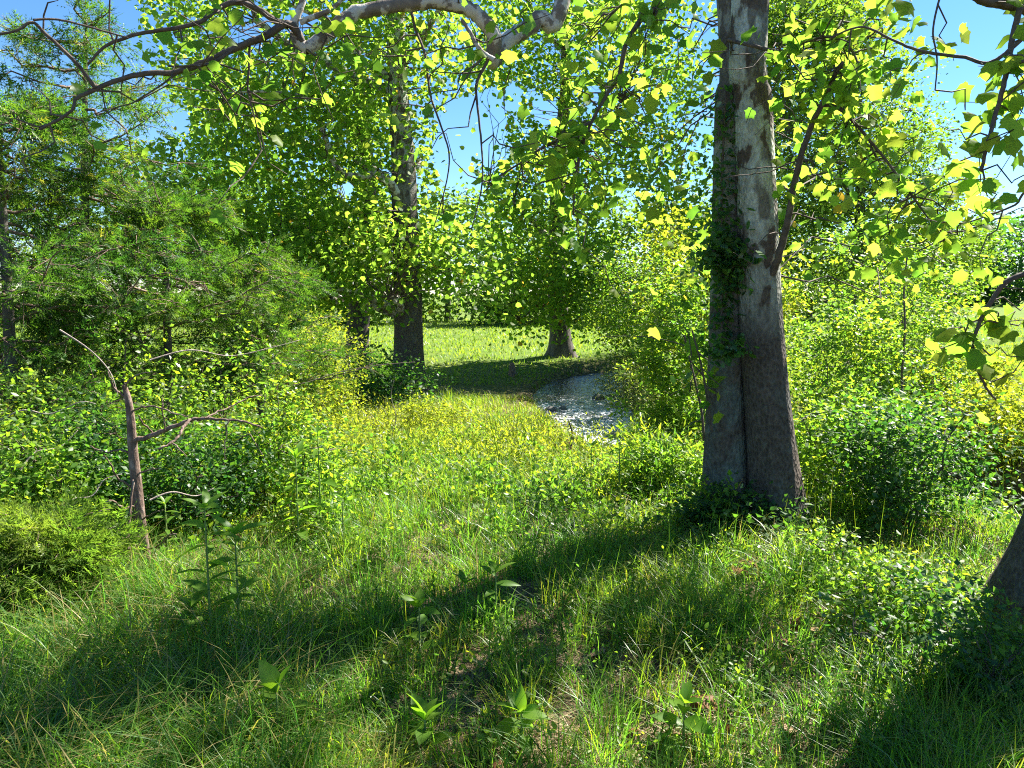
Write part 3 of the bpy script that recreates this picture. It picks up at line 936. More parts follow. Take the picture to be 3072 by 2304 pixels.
# ------------------------------------------------------------------ cedars on the left
def cedar(label, px, D, height, width, n_br, per, lean=0, low=.3, group='red cedars on the left', mat='cedar'):
    x = at(px, 400, D)[0]
    b = np.array([x, D, hz(x, D) - .05])
    root = thing('cedar_tree', label, 'tree', b, group)
    me, TP, TR = trunk_mesh('trunk', np.array([b, b + [lean * .3, 0, height * .35], b + [lean * .6, .05, height * .7], b + [lean, .1, height]]), [.06, .045, .03, .008], 12, M['bark_dark'], .3, .05, 6)
    me.transform(Matrix.Translation(-Vector(b)))
    o = bpy.data.objects.new('trunk', me); COL.objects.link(o); o.parent = root
    mbb = MB(); Pl, Dl, Rl = [], [], []
    for k in range(n_br):
        t = rng.uniform(low, 1) ** .9
        p0 = np.array([np.interp(t, np.linspace(0, 1, len(TP)), TP[:, c]) for c in range(3)])
        a = rng.uniform(0, 2 * np.pi)
        L = width * (1 - .72 * t) * rng.uniform(.35, 1.3) + .12
        dirv = np.array([math.cos(a), math.sin(a), rng.uniform(-.15, .45)])
        q = curve_to(p0, p0 + dirv * L, -.06, 7, .03)
        mbb.tube(q, np.linspace(.014, .003, 7), 4, cap=False)
        ns = int(7 + 11 * L)
        br = rng.random()
        for _ in range(ns):
            f = rng.uniform(.2, 1) * 5.999
            i = int(f)
            s0 = q[i] + (q[i + 1] - q[i]) * (f - i)
            sd = dirv * .7 + rng.normal(size=3) * [.75, .75, .45]
            sd = sd / np.linalg.norm(sd)
            SL_ = rng.uniform(.12, .34) * (1.3 - .08 * f)
            s1 = s0 + sd * SL_ + [0, 0, -.05]
            mbb.tube(np.array([s0, (s0 + s1) / 2 + [0, 0, .015], s1]), [.004, .003, .0015], 3, cap=False)
            m = max(4, int(per * SL_ * .42))
            tt = rng.uniform(.1, 1, m)[:, None]
            off = rng.normal(size=(m, 3)) * .024
            Pl.append(s0 + (s1 - s0) * tt + off)
            Dl.append(sd[None] * 1.1 + unit(off) * .75)
            Rl.append(np.full(m, br * .5 + rng.random() * .35))
    mbb.build('branches', M['bark_cedar'], root, True, 'stuff')
    P, out = np.concatenate(Pl), np.concatenate(Dl)
    px_, py_, _ = proj(P)
    hole = in_holes(px_, py_, [(172, 286, 40, 8), (20, 250, 14, 10), (110, 285, 10, 6)]) & (rng.random(len(P)) < .85)
    hole |= (P[:, 1] < 4.75) & (px_ > 92) & (px_ < 320) & (height > 1)
    P, out, rl = P[~hole], out[~hole], np.concatenate(Rl)[~hole]
    n = len(P)
    mb = MB()
    x_, d_, m_ = frames(n, .12, .3, out * 1.5)
    scatter(mb, P, rng.uniform(.055, .13, n), T_CED, (x_, d_, m_), np.clip(rl + rng.normal(size=n) * .1 + (rng.random(n) < .04) * .4, 0, 1))
    mb.build('foliage', M[mat], root, False, 'stuff')
    return root
cedar('bluish green cedar filling the left edge of the picture', 14, 5.6, 3.2, 1.6, 78, 180, 0, .12)
cedar('wispy cedar whose sparse top reaches into the blue sky', 85, 6.6, 4.3, 1.6, 46, 165, .2, .2)
cedar('bushy cedar in the middle of the left thicket', 170, 6.9, 2.75, 1.5, 50, 180)
cedar('cedar at the right end of the left thicket', 262, 7.8, 2.3, 1.3, 44, 180)
cedar('small sunlit cedar sapling at the bottom left', 24, 3.65, .42, .20, 20, 420, 0, .1, mat='cedar_lime')

# dead cedar stem with bare crooked branches
def dead_cedar():
    D = 4.15
    b = at(147, 592, D); b[2] = hz(b[0], D) - .05
    root = thing('dead_cedar', 'bare dead cedar trunk with crooked pale branches at the left', 'tree', b)
    def part(name, pxs, deps, r0, r1, seg=7):
        p = smooth_poly(hang(pxs, deps), len(pxs) * 4)
        p[1:-1] += rng.normal(size=(len(p) - 2, 3)) * .003
        if name == 'twig':
            o = link(name, MB().tube(p, np.linspace(r0, r1, len(p)), seg).mesh(name, M['bark_cedar'], True)); o.parent = br[0]
        else:
            br.append(link(name, MB().tube(p, np.linspace(r0, r1, len(p)), seg).mesh(name, M['bark_cedar'], True), root))
    br = []
    p = np.concatenate([[b], hang([(146, 575), (141, 535), (137, 490), (133, 450), (131, 420), (128, 398), (124, 385)], (D, D))])
    me, _, _ = trunk_mesh('trunk', p, [.042, .038, .035, .031, .027, .023, .019, .012], 16, M['bark_cedar'], .15, .06, 9)
    me.transform(Matrix.Translation(-Vector(b)))
    o = bpy.data.objects.new('trunk', me); COL.objects.link(o); o.parent = root
    part('branch', [(136, 440), (155, 434), (170, 428), (188, 421), (205, 418), (228, 420), (248, 422), (262, 428)], (D, D - .1), .016, .004)
    part('twig', [(190, 420), (184, 426), (180, 434), (172, 442), (158, 449)], (D - .1, D - .3), .010, .006)
    part('twig', [(205, 418), (218, 412), (232, 406), (246, 398), (262, 395)], (D - .08, D + .2), .006, .003)
    part('branch', [(131, 412), (145, 406), (160, 408), (175, 414), (188, 416)], (D, D - .15), .006, .003)
    part('twig', [(152, 432), (144, 424), (138, 415)], (D, D - .2), .006, .003)
    part('twig', [(165, 430), (164, 418), (162, 408), (164, 398)], (D - .1, D - .2), .005, .002)
    part('branch', [(136, 488), (120, 480), (112, 468), (104, 455)], (D, D - .2), .008, .003)
    part('branch', [(138, 505), (125, 508), (110, 500), (103, 512)], (D, D - .3), .007, .003)
    part('branch', [(137, 475), (150, 470), (160, 468)], (D, D - .2), .006, .003)
    part('branch', [(141, 520), (152, 514), (163, 510)], (D, D - .25), .006, .002)
    part('twig', [(172, 442), (180, 450), (187, 457)], (D - .25, D - .3), .005, .002)
    part('twig', [(228, 420), (225, 440), (224, 460)], (D - .1, D - .1), .004, .002)
    part('branch', [(127, 398), (118, 392), (112, 384), (108, 372)], (D, D - .1), .008, .003)
    part('branch', [(125, 390), (130, 380), (140, 374), (152, 372)], (D, D - .2), .007, .002)
    part('branch', [(133, 455), (120, 450), (106, 452), (90, 446)], (D, D - .1), .008, .003)
    part('branch', [(144, 550), (158, 546), (168, 536), (176, 534)], (D, D - .3), .007, .003)
    part('branch', [(142, 540), (130, 548), (118, 546), (108, 556)], (D, D - .3), .007, .003)
    part('shoot', [(130, 600), (129, 570), (128, 540), (130, 510), (133, 480)], (D - .15, D - .06), .011, .006)
    part('shoot', [(137, 640), (140, 620), (136, 600), (135, 560)], (D - .35, D - .1), .012, .008)
dead_cedar()

# ------------------------------------------------------------------ shrubs
def shrub(name, label, base, c_up, rad, n_cl, per, leaf, mat, spread=.14, tpl=None, group=None, stems=7, cat='shrub', droop=.15, stemmat='bark_twig', gloss=None):
    x, y = base
    b = np.array([x, y, hz(x, y) - .03])
    root = thing(name, label, cat, b, group)
    if tpl is None:
        tpl, per = T_DIA, int(per * 1.75)
    C = ell_cloud(b + [0, 0, c_up], rad, n_cl, .2)
    C = C[C[:, 2] > hgt(C[:, 0], C[:, 1]) + .05]
    sel = rng.choice(len(C), min(stems, len(C)), replace=False)
    N = []
    for k in sel:
        p = curve_to(b + [rng.normal() * .06, rng.normal() * .06, 0], C[k], .12, 7, .04)
        link('stem', MB().tube(p, np.linspace(.012, .004, 7), 5).mesh('stem', M[stemmat], True), root)
        N.append(p[2:])
    N = np.concatenate(N)
    mb = MB()
    for c in C:
        i = int(np.argmin(np.linalg.norm(N - c, axis=1)))
        mb.tube(curve_to(N[i], c, .05, 4, .04), np.linspace(.005, .002, 4), 3, cap=False)
    mb.build('twigs', M[stemmat], root, True, 'stuff')
    P, out = cluster_leaves(C, per, spread)
    k = P[:, 2] > hgt(P[:, 0], P[:, 1])
    P, out = P[k], out[k]
    n = len(P)
    cl = np.repeat(rng.random(len(C)), per)[k]
    mb = MB()
    scatter(mb, P, rng.uniform(.6, 1.25, n) * leaf, tpl or T_OV, frames(n, droop, .8, out), np.clip(.65 * rng.random(n) + .35 * cl, 0, 1))
    mb.build('foliage', M[mat], root, False, 'stuff')
    return root
def wx(px, D):
    return float(at(px, 400, D)[0])
# right bank thicket
RB = 'thicket on the right bank'
shrub('shrub', 'sunlit leafy shrub rising right behind the double trunk', (wx(845, 8.5), 8.5), 1.5, (1.0, .9, 1.6), 110, 52, .065, 'shrub', .11, None, RB)
shrub('shrub', 'tall dark-stemmed shrub in the right thicket, left of the open grass', (wx(900, 9.2), 9.2), 1.2, (.9, .9, 1.5), 90, 50, .06, 'shrub', .11, None, RB)
shrub('shrub', 'rounded bright shrub at the foot of the right-hand field', (wx(955, 10.5), 10.5), .45, (1.3, .9, .6), 90, 50, .07, 'lime', .11, None, RB)
shrub('shrub', 'low leafy shrub over the water at the lower right', (wx(890, 6.4), 6.4), .55, (.9, .7, .75), 80, 48, .06, 'shrub', .10, None, RB)
shrub('shrub', 'leafy shrub on the lower right bank beside the dark leaning trunk', (wx(960, 6.2), 6.2), .55, (.85, .7, .7), 80, 48, .06, 'shrub', .10, None, RB)
shrub('shrub', 'pale flowering-looking shrub at the right edge below the open grass', (wx(1010, 8.0), 8.0), .3, (1.0, .8, .5), 80, 48, .06, 'lime', .14, None, RB)
shrub('shrub', 'dense shrub just right of the double trunk at its foot', (wx(835, 7.2), 7.2), .9, (.75, .6, 1.0), 80, 46, .065, 'shrub', .10, None, RB)
shrub('shrub', 'tall yellow-green shrub against the sky slope, right of the double trunk', (wx(870, 12), 12), 1.7, (1.4, 1.2, 1.6), 100, 50, .08, 'shrub', .15, None, RB)
shrub('shrub', 'bright shrub filling the gap between stream and double trunk', (wx(680, 10.5), 10.5), 1.6, (.85, .8, 1.7), 110, 52, .08, 'shrub', .11, None, RB)
shrub('shrub', 'leafy shrub above the far water, left of the double trunk', (wx(645, 18), 18), 2.0, (1.7, 1.2, 1.8), 110, 50, .10, 'shrub', .28, None, RB)
shrub('shrub', 'yellowish shrub on the far bank behind the double trunk', (wx(720, 16), 16), 1.8, (1.9, 1.2, 2.0), 100, 50, .12, 'lime', .26, None, RB)
shrub('willow_shrub', 'grey-green willow shrub leaning over the stream', (wx(668, 13.6), 13.6), .5, (.85, .9, .75), 100, 60, .085, 'grey', .16, T_NAR, RB)
shrub('willow_shrub', 'grey-green willow shrub on the far bank above the pool', (wx(640, 19), 19), .5, (1.0, .8, .8), 80, 50, .11, 'grey', .18, T_NAR, RB)
shrub('willow_shrub', 'greyish shrub at the water edge beside the rapids', (wx(690, 11.4), 11.4), .4, (.7, .7, .65), 80, 56, .07, 'grey', .13, T_NAR, RB)
shrub('shrub', 'leafy shrub on the near water edge, right of the double trunk foot', (wx(850, 5.5), 5.5), .42, (.6, .5, .55), 70, 44, .05, 'shrub', .11, None, RB)
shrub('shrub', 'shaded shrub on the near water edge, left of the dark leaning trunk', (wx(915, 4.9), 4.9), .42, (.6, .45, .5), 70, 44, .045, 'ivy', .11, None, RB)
shrub('herb_clump', 'shaded clump of narrow-leaved herbs left of the double trunk foot', (wx(672, 5.7), 5.7), .26, (.38, .3, .32), 60, 40, .075, 'shrub', .09, T_NAR, RB, 8, 'plant', -.3, 'bark_stem')
shrub('herb_clump', 'clump of narrow-leaved herbs before the stream, right of the dark dead clump', (wx(640, 6.0), 6.0), .18, (.36, .3, .24), 50, 36, .075, 'shrub', .09, T_NAR, RB, 8, 'plant', -.3, 'bark_stem')
shrub('herb_clump', 'dark clump of herbs in the shade band at the middle', (wx(540, 5.4), 5.4), .10, (.40, .3, .16), 40, 36, .06, 'ivy', .09, T_NAR, RB, 8, 'plant', -.3, 'bark_stem')
shrub('herb_clump', 'dark green herb clump on the sunlit slope below the lime shrub', (wx(392, 7.6), 7.6), .2, (.42, .3, .25), 50, 40, .07, 'shrub', .09, T_NAR, RB, 8, 'plant', -.3, 'bark_stem')
shrub('herb_clump', 'leafy herb clump on the slope in the middle of the sunlit grass', (wx(470, 9.0), 9.0), .2, (.5, .3, .26), 50, 40, .07, 'shrub', .09, T_NAR, RB, 8, 'plant', -.3, 'bark_stem')
shrub('willow_shrub', 'greyish willow shrub reaching over the upper rapids from the right', (wx(628, 16.2), 16.2), .45, (.75, .6, .65), 70, 56, .08, 'grey', .13, T_NAR, RB)
# left thicket undergrowth
LB = 'undergrowth of the left thicket'
shrub('rose_shrub', 'dark leafy bramble at the left edge below the cedars', (wx(25, 4.9), 4.9), .55, (.8, .6, .65), 60, 40, .042, 'shrub', .13, None, LB)
shrub('rose_shrub', 'bramble behind the bare dead trunk', (wx(110, 5.6), 5.6), .6, (.9, .5, .8), 60, 38, .042, 'shrub', .15, None, LB)
shrub('rose_shrub', 'shadowed bramble to the right of the bare dead trunk', (wx(215, 5.8), 5.8), .6, (.85, .6, .8), 60, 38, .045, 'shrub', .14, None, LB)
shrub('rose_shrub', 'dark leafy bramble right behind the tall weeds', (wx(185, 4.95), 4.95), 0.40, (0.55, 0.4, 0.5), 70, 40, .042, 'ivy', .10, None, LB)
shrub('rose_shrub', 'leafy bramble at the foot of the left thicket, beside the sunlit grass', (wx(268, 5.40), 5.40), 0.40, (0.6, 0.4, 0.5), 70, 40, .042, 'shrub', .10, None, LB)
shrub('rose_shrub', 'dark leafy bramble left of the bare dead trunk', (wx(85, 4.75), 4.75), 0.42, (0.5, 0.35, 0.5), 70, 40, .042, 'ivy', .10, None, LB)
shrub('rose_shrub', 'bramble cut by the left edge above the young cedar', (wx(8, 4.30), 4.30), 0.40, (0.4, 0.4, 0.5), 70, 40, .042, 'shrub', .10, None, LB)
shrub('lime_shrub', 'pale lime fine-leaved shrub in front of the leaning sycamore', (wx(315, 10.5), 10.5), 1.1, (.75, .7, 1.0), 100, 60, .05, 'lime', .15, None, LB)
shrub('rose_shrub', 'low bush at the foot of the tall sycamore', (wx(385, 16), 16), .5, (1.2, .7, .75), 50, 44, .10, 'ivy', .26, None, LB)
shrub('lime_shrub', 'low yellow-green bush on the sunlit slope below the tall sycamore', (wx(420, 12), 12), .3, (.9, .6, .42), 60, 50, .05, 'lime', .11, None, LB)
shrub('rose_shrub', 'leafy bush at the right end of the left thicket', (wx(285, 8.2), 8.2), .6, (.8, .6, .7), 60, 42, .045, 'lime', .15, None, LB)
shrub('rose_shrub', 'small leafy bush at the left edge in front of the dead trunk', (wx(40, 4.3), 4.3), .22, (.4, .3, .26), 40, 40, .045, 'shrub', .09, None, LB)
# shady bank plants lower right
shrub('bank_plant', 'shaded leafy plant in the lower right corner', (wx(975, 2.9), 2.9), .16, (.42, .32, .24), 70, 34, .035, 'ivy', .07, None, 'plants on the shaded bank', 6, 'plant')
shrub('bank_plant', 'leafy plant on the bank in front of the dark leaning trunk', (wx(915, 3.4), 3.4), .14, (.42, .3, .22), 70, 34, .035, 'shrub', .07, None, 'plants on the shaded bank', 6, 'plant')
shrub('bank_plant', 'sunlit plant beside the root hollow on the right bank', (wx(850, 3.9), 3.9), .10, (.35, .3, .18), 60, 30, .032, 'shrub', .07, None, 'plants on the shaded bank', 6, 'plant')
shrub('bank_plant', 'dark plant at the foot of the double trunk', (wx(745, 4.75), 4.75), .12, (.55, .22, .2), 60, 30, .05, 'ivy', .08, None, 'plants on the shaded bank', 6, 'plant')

# ivy on the double trunk
def ivy(label, pxs, D, r, n, leaf, sp):
    p = smooth_poly(hang(pxs, (D, D)), 24)
    root = thing('ivy_vine', label, 'vine', p[0], 'vines on the double trunk')
    link('vine_stem', MB().tube(p, r, 5).mesh('vine_stem', M['bark_twig'], True), root)
    t = rng.uniform(0, len(p) - 1.01, n); i = t.astype(int)
    P = p[i] + (p[i + 1] - p[i]) * (t - i)[:, None] + rng.normal(size=(n, 3)) * np.array(sp)
    mb = MB()
    fr = frames(n, .5, .2, np.array([0, -.6, 0]))
    scatter(mb, P, rng.uniform(.6, 1.2, n) * leaf, T_OV, fr, rng.random(n))
    mb.build('foliage', M['ivy'], root, False, 'stuff')
ivy('dark ivy clump on the left flank of the double trunk', [(722, 345), (722, 300), (724, 262), (722, 235), (722, 180), (726, 90)], ND - .04, .008, 850, .055, (.055, .05, .06))
ivy('thick ivy mass on the trunk at mid height', [(700, 262), (715, 250), (730, 250), (738, 262), (728, 270)], ND - .14, .006, 420, .06, (.06, .05, .07))
ivy('leafy vine band crossing the left stem lower down', [(708, 350), (720, 352), (732, 350), (745, 347)], ND - .22, .005, 160, .055, (.03, .03, .035))

# ------------------------------------------------------------------ weeds with broad leaves: every leaf a part
def lance_mesh(i, w, droop, r):
    ys = np.linspace(0, 1, 6)
    ws = w * np.sin(np.pi * np.clip(ys, .02, 1) ** .8) ** .9; ws[-1] = 0.004; ws[0] = .02
    V = []
    for y, q in zip(ys, ws):
        z = .10 * y - droop * y * y
        V += [(-q, y, z + .3 * q), (0, y, z), (q, y, z + .3 * q)]
    F = []
    for k in range(5):
        b = 3 * k
        F += [[b, b + 1, b + 4, b + 3], [b + 1, b + 2, b + 5, b + 4]]
    return make_mesh('weed_leaf', np.array(V), [np.array(F)], r, True, M['weed'])
LM = {(k): lance_mesh(k, w, dr, r) for k, (w, dr, r) in enumerate([(.15, .25, .25), (.17, .38, .5), (.13, .30, .8), (.16, .5, .6), (.24, .2, .35), (.27, .3, .7)])}
def weed(label, base_px, D, height, n, L, wide=False, lean=(0, 0), whorl=5, group='broad-leaved weeds'):
    b = at(base_px[0], base_px[1], D) if D else ground_at(*base_px)
    b[2] = hz(b[0], b[1]) - .02
    root = thing('leafy_weed', label, 'plant', b, group)
    top = b + [lean[0], lean[1], height]
    p = smooth_poly(np.array([b, b + [lean[0] * .3, lean[1] * .3, height * .5], top]), 8)
    link('stem', MB().tube(p, np.linspace(.0075, .003, 8), 6).mesh('stem', M['bark_stem'], True), root)
    ang = rng.uniform(0, 6)
    for k in range(n + whorl):
        if k < n:
            t = .22 + .75 * (k + .5) / n
            ang += 2.4 + rng.normal() * .3
            el = rng.uniform(-.05, .5); S = L * rng.uniform(.75, 1.1) * (1.05 - .35 * t)
        else:
            t = 1.0
            ang += 6.28 / whorl + rng.normal() * .2
            el = rng.uniform(.45, 1.2); S = L * rng.uniform(.5, .8)
        q = np.array([np.interp(t, np.linspace(0, 1, 8), p[:, c]) for c in range(3)])
        o = bpy.data.objects.new('leaf', LM[int(rng.integers(4, 6) if wide else rng.integers(0, 4))])
        COL.objects.link(o); o.parent = root
        o.location = q - b
        o.rotation_euler = (el, rng.normal() * .25, ang)
        o.scale = (S, S, S)
    return root
weed('tall weed with long lance leaves in sun right of the dead trunk', (212, 650), 3.2, .72, 14, .23)
weed('second tall weed close behind the tallest one at left', (240, 640), 3.3, .56, 12, .21)
weed('shaded tall weed with narrow leaves left of the grass opening', (322, 560), 4.7, .72, 14, .19)
weed('shaded weed beside the narrow-leaved one', (300, 575), 4.5, .62, 12, .18)
weed('weed with upright whorl in the middle of the foreground', (496, 628), None, .30, 6, .15)
weed('smaller weed just left of the central whorl', (466, 622), None, .22, 5, .13)
weed('broad-leaved weed in the foreground below the central whorl', (420, 660), None, .26, 6, .14, True)
weed('young broad weed with rounded leaves at the bottom left of centre', (279, 752), None, .24, 4, .17, True, (0, 0), 3)
weed('broad weed cut by the bottom edge, left of middle', (426, 790), 2.42, .13, 4, .15, True)
weed('broad weed cut by the bottom edge, at the middle', (522, 790), 2.42, .15, 5, .15, True)
weed('bright broad weed cut by the bottom edge, right of middle', (682, 790), 2.45, .19, 6, .15, True)
weed('tall weed in front of the stream rapids', (618, 545), 5.6, .62, 11, .13)
weed('weed in shade just right of the tall stream-side weed', (640, 545), 5.7, .48, 9, .12)
weed('weed in shade left of the tall stream-side weed', (590, 545), 5.8, .45, 9, .12)
weed('weed in deep shade at left of the foreground grass', (345, 590), 4.5, .34, 7, .13)
weed('weed beneath the bare dead trunk', (170, 590), 4.3, .36, 8, .12)
weed('broad weed low in the left foreground grass', (195, 650), None, .22, 5, .14, True)
weed('small weed beside the root hollow on the right bank', (893, 690), 2.95, .20, 6, .08)
weed('small weed by the trunk foot on the right', (820, 585), 4.3, .24, 8, .08)

# ------------------------------------------------------------------ grass
def blades(name, X, Y, L, W, lean, mat, rnd, seg=3, az=None, curl=1.0):
    n = len(X)
    Z = hgt(X, Y) - .01
    az = rng.uniform(0, 2 * np.pi, n) if az is None else az
    a2 = az + rng.normal(size=n) * .5 + np.pi / 2
    d = np.stack([np.cos(az), np.sin(az)], -1)
    s = np.stack([np.cos(a2), np.sin(a2), np.zeros(n)], -1)
    t = np.arange(seg + 1) / seg
    root = np.stack([X, Y, Z], -1)
    V = np.zeros((n, 2 * seg + 1, 3))
    for k in range(seg + 1):
        ho = lean * L * t[k] ** (1 + curl)
        up = L * t[k] * (1 - .35 * np.minimum(lean, 1.4) * t[k] ** curl)
        c = root + np.stack([d[:, 0] * ho, d[:, 1] * ho, up], -1)
        w = (W * (1 - t[k] ** 1.6) * .5)[:, None]
        if k < seg:
            V[:, 2 * k] = c - s * w; V[:, 2 * k + 1] = c + s * w
        else:
            V[:, 2 * seg] = c
    nv = 2 * seg + 1
    off = (np.arange(n) * nv)[:, None]
    mb = MB()
    Q = [np.stack([off[:, 0] + 2 * k, off[:, 0] + 2 * k + 1, off[:, 0] + 2 * k + 3, off[:, 0] + 2 * k + 2], -1) for k in range(seg - 1)]
    T = np.stack([off[:, 0] + 2 * seg - 2, off[:, 0] + 2 * seg - 1, off[:, 0] + 2 * seg], -1)
    mb.add(V.reshape(-1, 3), T, np.concatenate(Q) if Q else None, rnd, np.tile(rnd, seg - 1) if Q else None)
    return mb.build(name, M[mat], None, False, 'stuff', (0, 0, 0))
def spread_pts(n, y0, y1, side=1.0, keep=None, pw=1.0):
    res = []; tot = 0
    while tot < n:
        y = y0 + (y1 - y0) * rng.random(20000) ** pw
        x = rng.uniform(-1, 1, 20000) * (y * .78 * side + .4)
        k = stream_dist(x, y) > half_w(y) + .12
        if keep is not None:
            k &= keep(x, y)
        res.append(np.stack([x[k], y[k]], -1)); tot += int(k.sum())
    return np.concatenate(res)[:n]
def tufty(P, n_per, r):
    Q = np.repeat(P, n_per, 0) + rng.normal(size=(len(P) * n_per, 2)) * r
    return Q[:, 0], Q[:, 1]
# bare litter patches: fewer blades there
def bare(x, y):
    return fbm(x * .9 + 4, y * 1.1, 61)
def keep_near(x, y):
    b = bare(x, y)
    hollow = np.exp(-(((x - 1.45) / .62) ** 2 + ((y - 3.35) / .6) ** 2))
    return (rng.random(x.shape) < ss(.28, .50, b) * .95 + .10) & (rng.random(x.shape) > hollow)
def lab(o, label, cat):
    o['label'] = label; o['category'] = cat
    return o
def near_grass():
    P = spread_pts(6000, 1.9, 6.5, 1, keep_near, 1.25)
    x, y = tufty(P, 13, .045)
    n = len(x)
    hue = np.repeat(.02 + .95 * fbm(P[:, 0] * 2.4, P[:, 1] * 2.4, 71) + rng.normal(size=len(P)) * .08, 13)
    rnd = np.clip(hue + rng.normal(size=n) * .14, 0, .86)
    rnd = np.where(rng.random(n) < .11, rng.uniform(.88, 1, n), rnd)
    L = np.repeat(rng.uniform(.06, .22, len(P)) * (.45 + 1.2 * vnoise(P[:, 0] * 3, P[:, 1] * 3, 73)), 13) * rng.uniform(.5, 1.25, n)
    lab(blades('foreground_grass', x, y, L, rng.uniform(.0035, .0085, n), rng.uniform(.1, 1.3, n), 'grass', rnd, 3), 'tufts of green grass in the shaded foreground', 'grass')
    # taller tussocks
    P = spread_pts(330, 2.0, 6.2, .95)
    P = np.concatenate([P, P[:40] * 0 + np.stack([rng.normal(.85, .22, 40), rng.normal(3.6, .25, 40)], -1)])
    x, y = tufty(P, 55, .055); n = len(x)
    hue = np.repeat(rng.uniform(.12, .78, len(P)), 55)
    az = np.arctan2(y - np.repeat(P[:, 1], 55), x - np.repeat(P[:, 0], 55)) + rng.normal(size=n) * .5
    lab(blades('tussock_grass', x, y, np.repeat(rng.uniform(.12, .32, len(P)), 55) * rng.uniform(.6, 1.2, n), rng.uniform(.003, .006, n), rng.uniform(.15, 1.2, n), 'grass', np.clip(hue + rng.normal(size=n) * .1, 0, .9), 3, az), 'taller bright grass tussocks standing out of the foreground', 'grass')
    # long arching blades, bottom left
    P = spread_pts(600, 1.9, 4.0, 1, lambda x, y: x < -.35 * y + .1 + 0 * x)
    x, y = tufty(P, 9, .05); n = len(x)
    lab(blades('tall_grass', x, y, rng.uniform(.2, .48, n), rng.uniform(.004, .009, n), rng.uniform(.3, 1.5, n), 'grass', np.where(rng.random(n) < .22, rng.uniform(.88, 1, n), np.clip(rng.normal(size=n) * .2 + .42, 0, .85)), 4), 'long arching grass blades at the lower left', 'grass')
    # thin upright stalks with seed heads
    P = spread_pts(700, 2.8, 7.5); n = len(P)
    lab(blades('seeding_grass', P[:, 0], P[:, 1], rng.uniform(.3, .6, n), rng.uniform(.002, .0035, n), rng.uniform(.05, .5, n), 'grass', np.clip(rng.normal(size=n) * .15 + .6, 0, .95), 3), 'thin upright grass stalks over the foreground', 'grass')
    # dry straw lying flat
    P = spread_pts(30000, 1.9, 7, 1, None, 1.3); n = len(P)
    b = bare(P[:, 0], P[:, 1]); P = P[rng.random(n) < ss(.70, .40, b) + .18]; n = len(P)
    lab(blades('dry_straw', P[:, 0], P[:, 1], rng.uniform(.06, .22, n) * .5, rng.uniform(.002, .006, n), rng.uniform(1.8, 3.4, n), 'straw', rng.random(n), 2, None, .25), 'dry straw and litter lying between the grass', 'litter')
near_grass()
def slope_grass():
    vis = lambda x, y: (x < np.interp(y, SY, SX) - .5) | (y > 20)
    P = spread_pts(5200, 5.6, 17, .85, lambda x, y: vis(x, y) & (x > -.55 * y), .9)
    x, y = tufty(P, 14, .09); n = len(x)
    hue = np.repeat(.12 + 1.05 * fbm(P[:, 0] * .9, P[:, 1] * .9, 81) + rng.normal(size=len(P)) * .08, 14)
    rnd = np.clip(hue + rng.normal(size=n) * .12, 0, 1)
    L = np.repeat(rng.uniform(.12, .34, len(P)) * (.7 + .9 * vnoise(P[:, 0] * 1.6, P[:, 1] * 1.6, 83)), 14) * rng.uniform(.5, 1.25, n)
    sd = stream_dist(x, y)
    L = L * (0.55 + .45 * ss(1.2, 3, sd))
    lab(blades('slope_grass', x, y, L, rng.uniform(.006, .011, n), rng.uniform(.15, 1.1, n), 'grass', rnd, 2), 'sunlit yellow-green grass on the slope down to the stream', 'grass')
    # right bank grass
    P = spread_pts(2600, 6, 22, 1.05, lambda x, y: x > np.interp(y, SY, SX) + 1.1)
    x, y = tufty(P, 12, .12); n = len(x)
    lab(blades('bank_grass', x, y, rng.uniform(.15, .5, n), rng.uniform(.008, .014, n), rng.uniform(.15, 1, n), 'meadow', np.clip(rng.normal(size=n) * .2 + .45, 0, 1), 2), 'bright grass on the right-hand bank', 'grass')
    # meadow
    P = spread_pts(60000, 17, 60, 1.0, lambda x, y: (y > 19) | (np.abs(x) > 3), 1.6); n = len(P)
    lab(blades('meadow_grass', P[:, 0], P[:, 1], rng.uniform(.06, .20, n), rng.uniform(.03, .06, n) * np.clip(P[:, 1] / 28, .6, 2), rng.uniform(.1, .9, n), 'meadow', np.clip(rng.normal(size=n) * .15 + .55 * fbm(P[:, 0] * .35, P[:, 1] * .35, 99) + .05, 0, 1), 1), 'grass of the meadow beyond the stream', 'grass')
slope_grass()
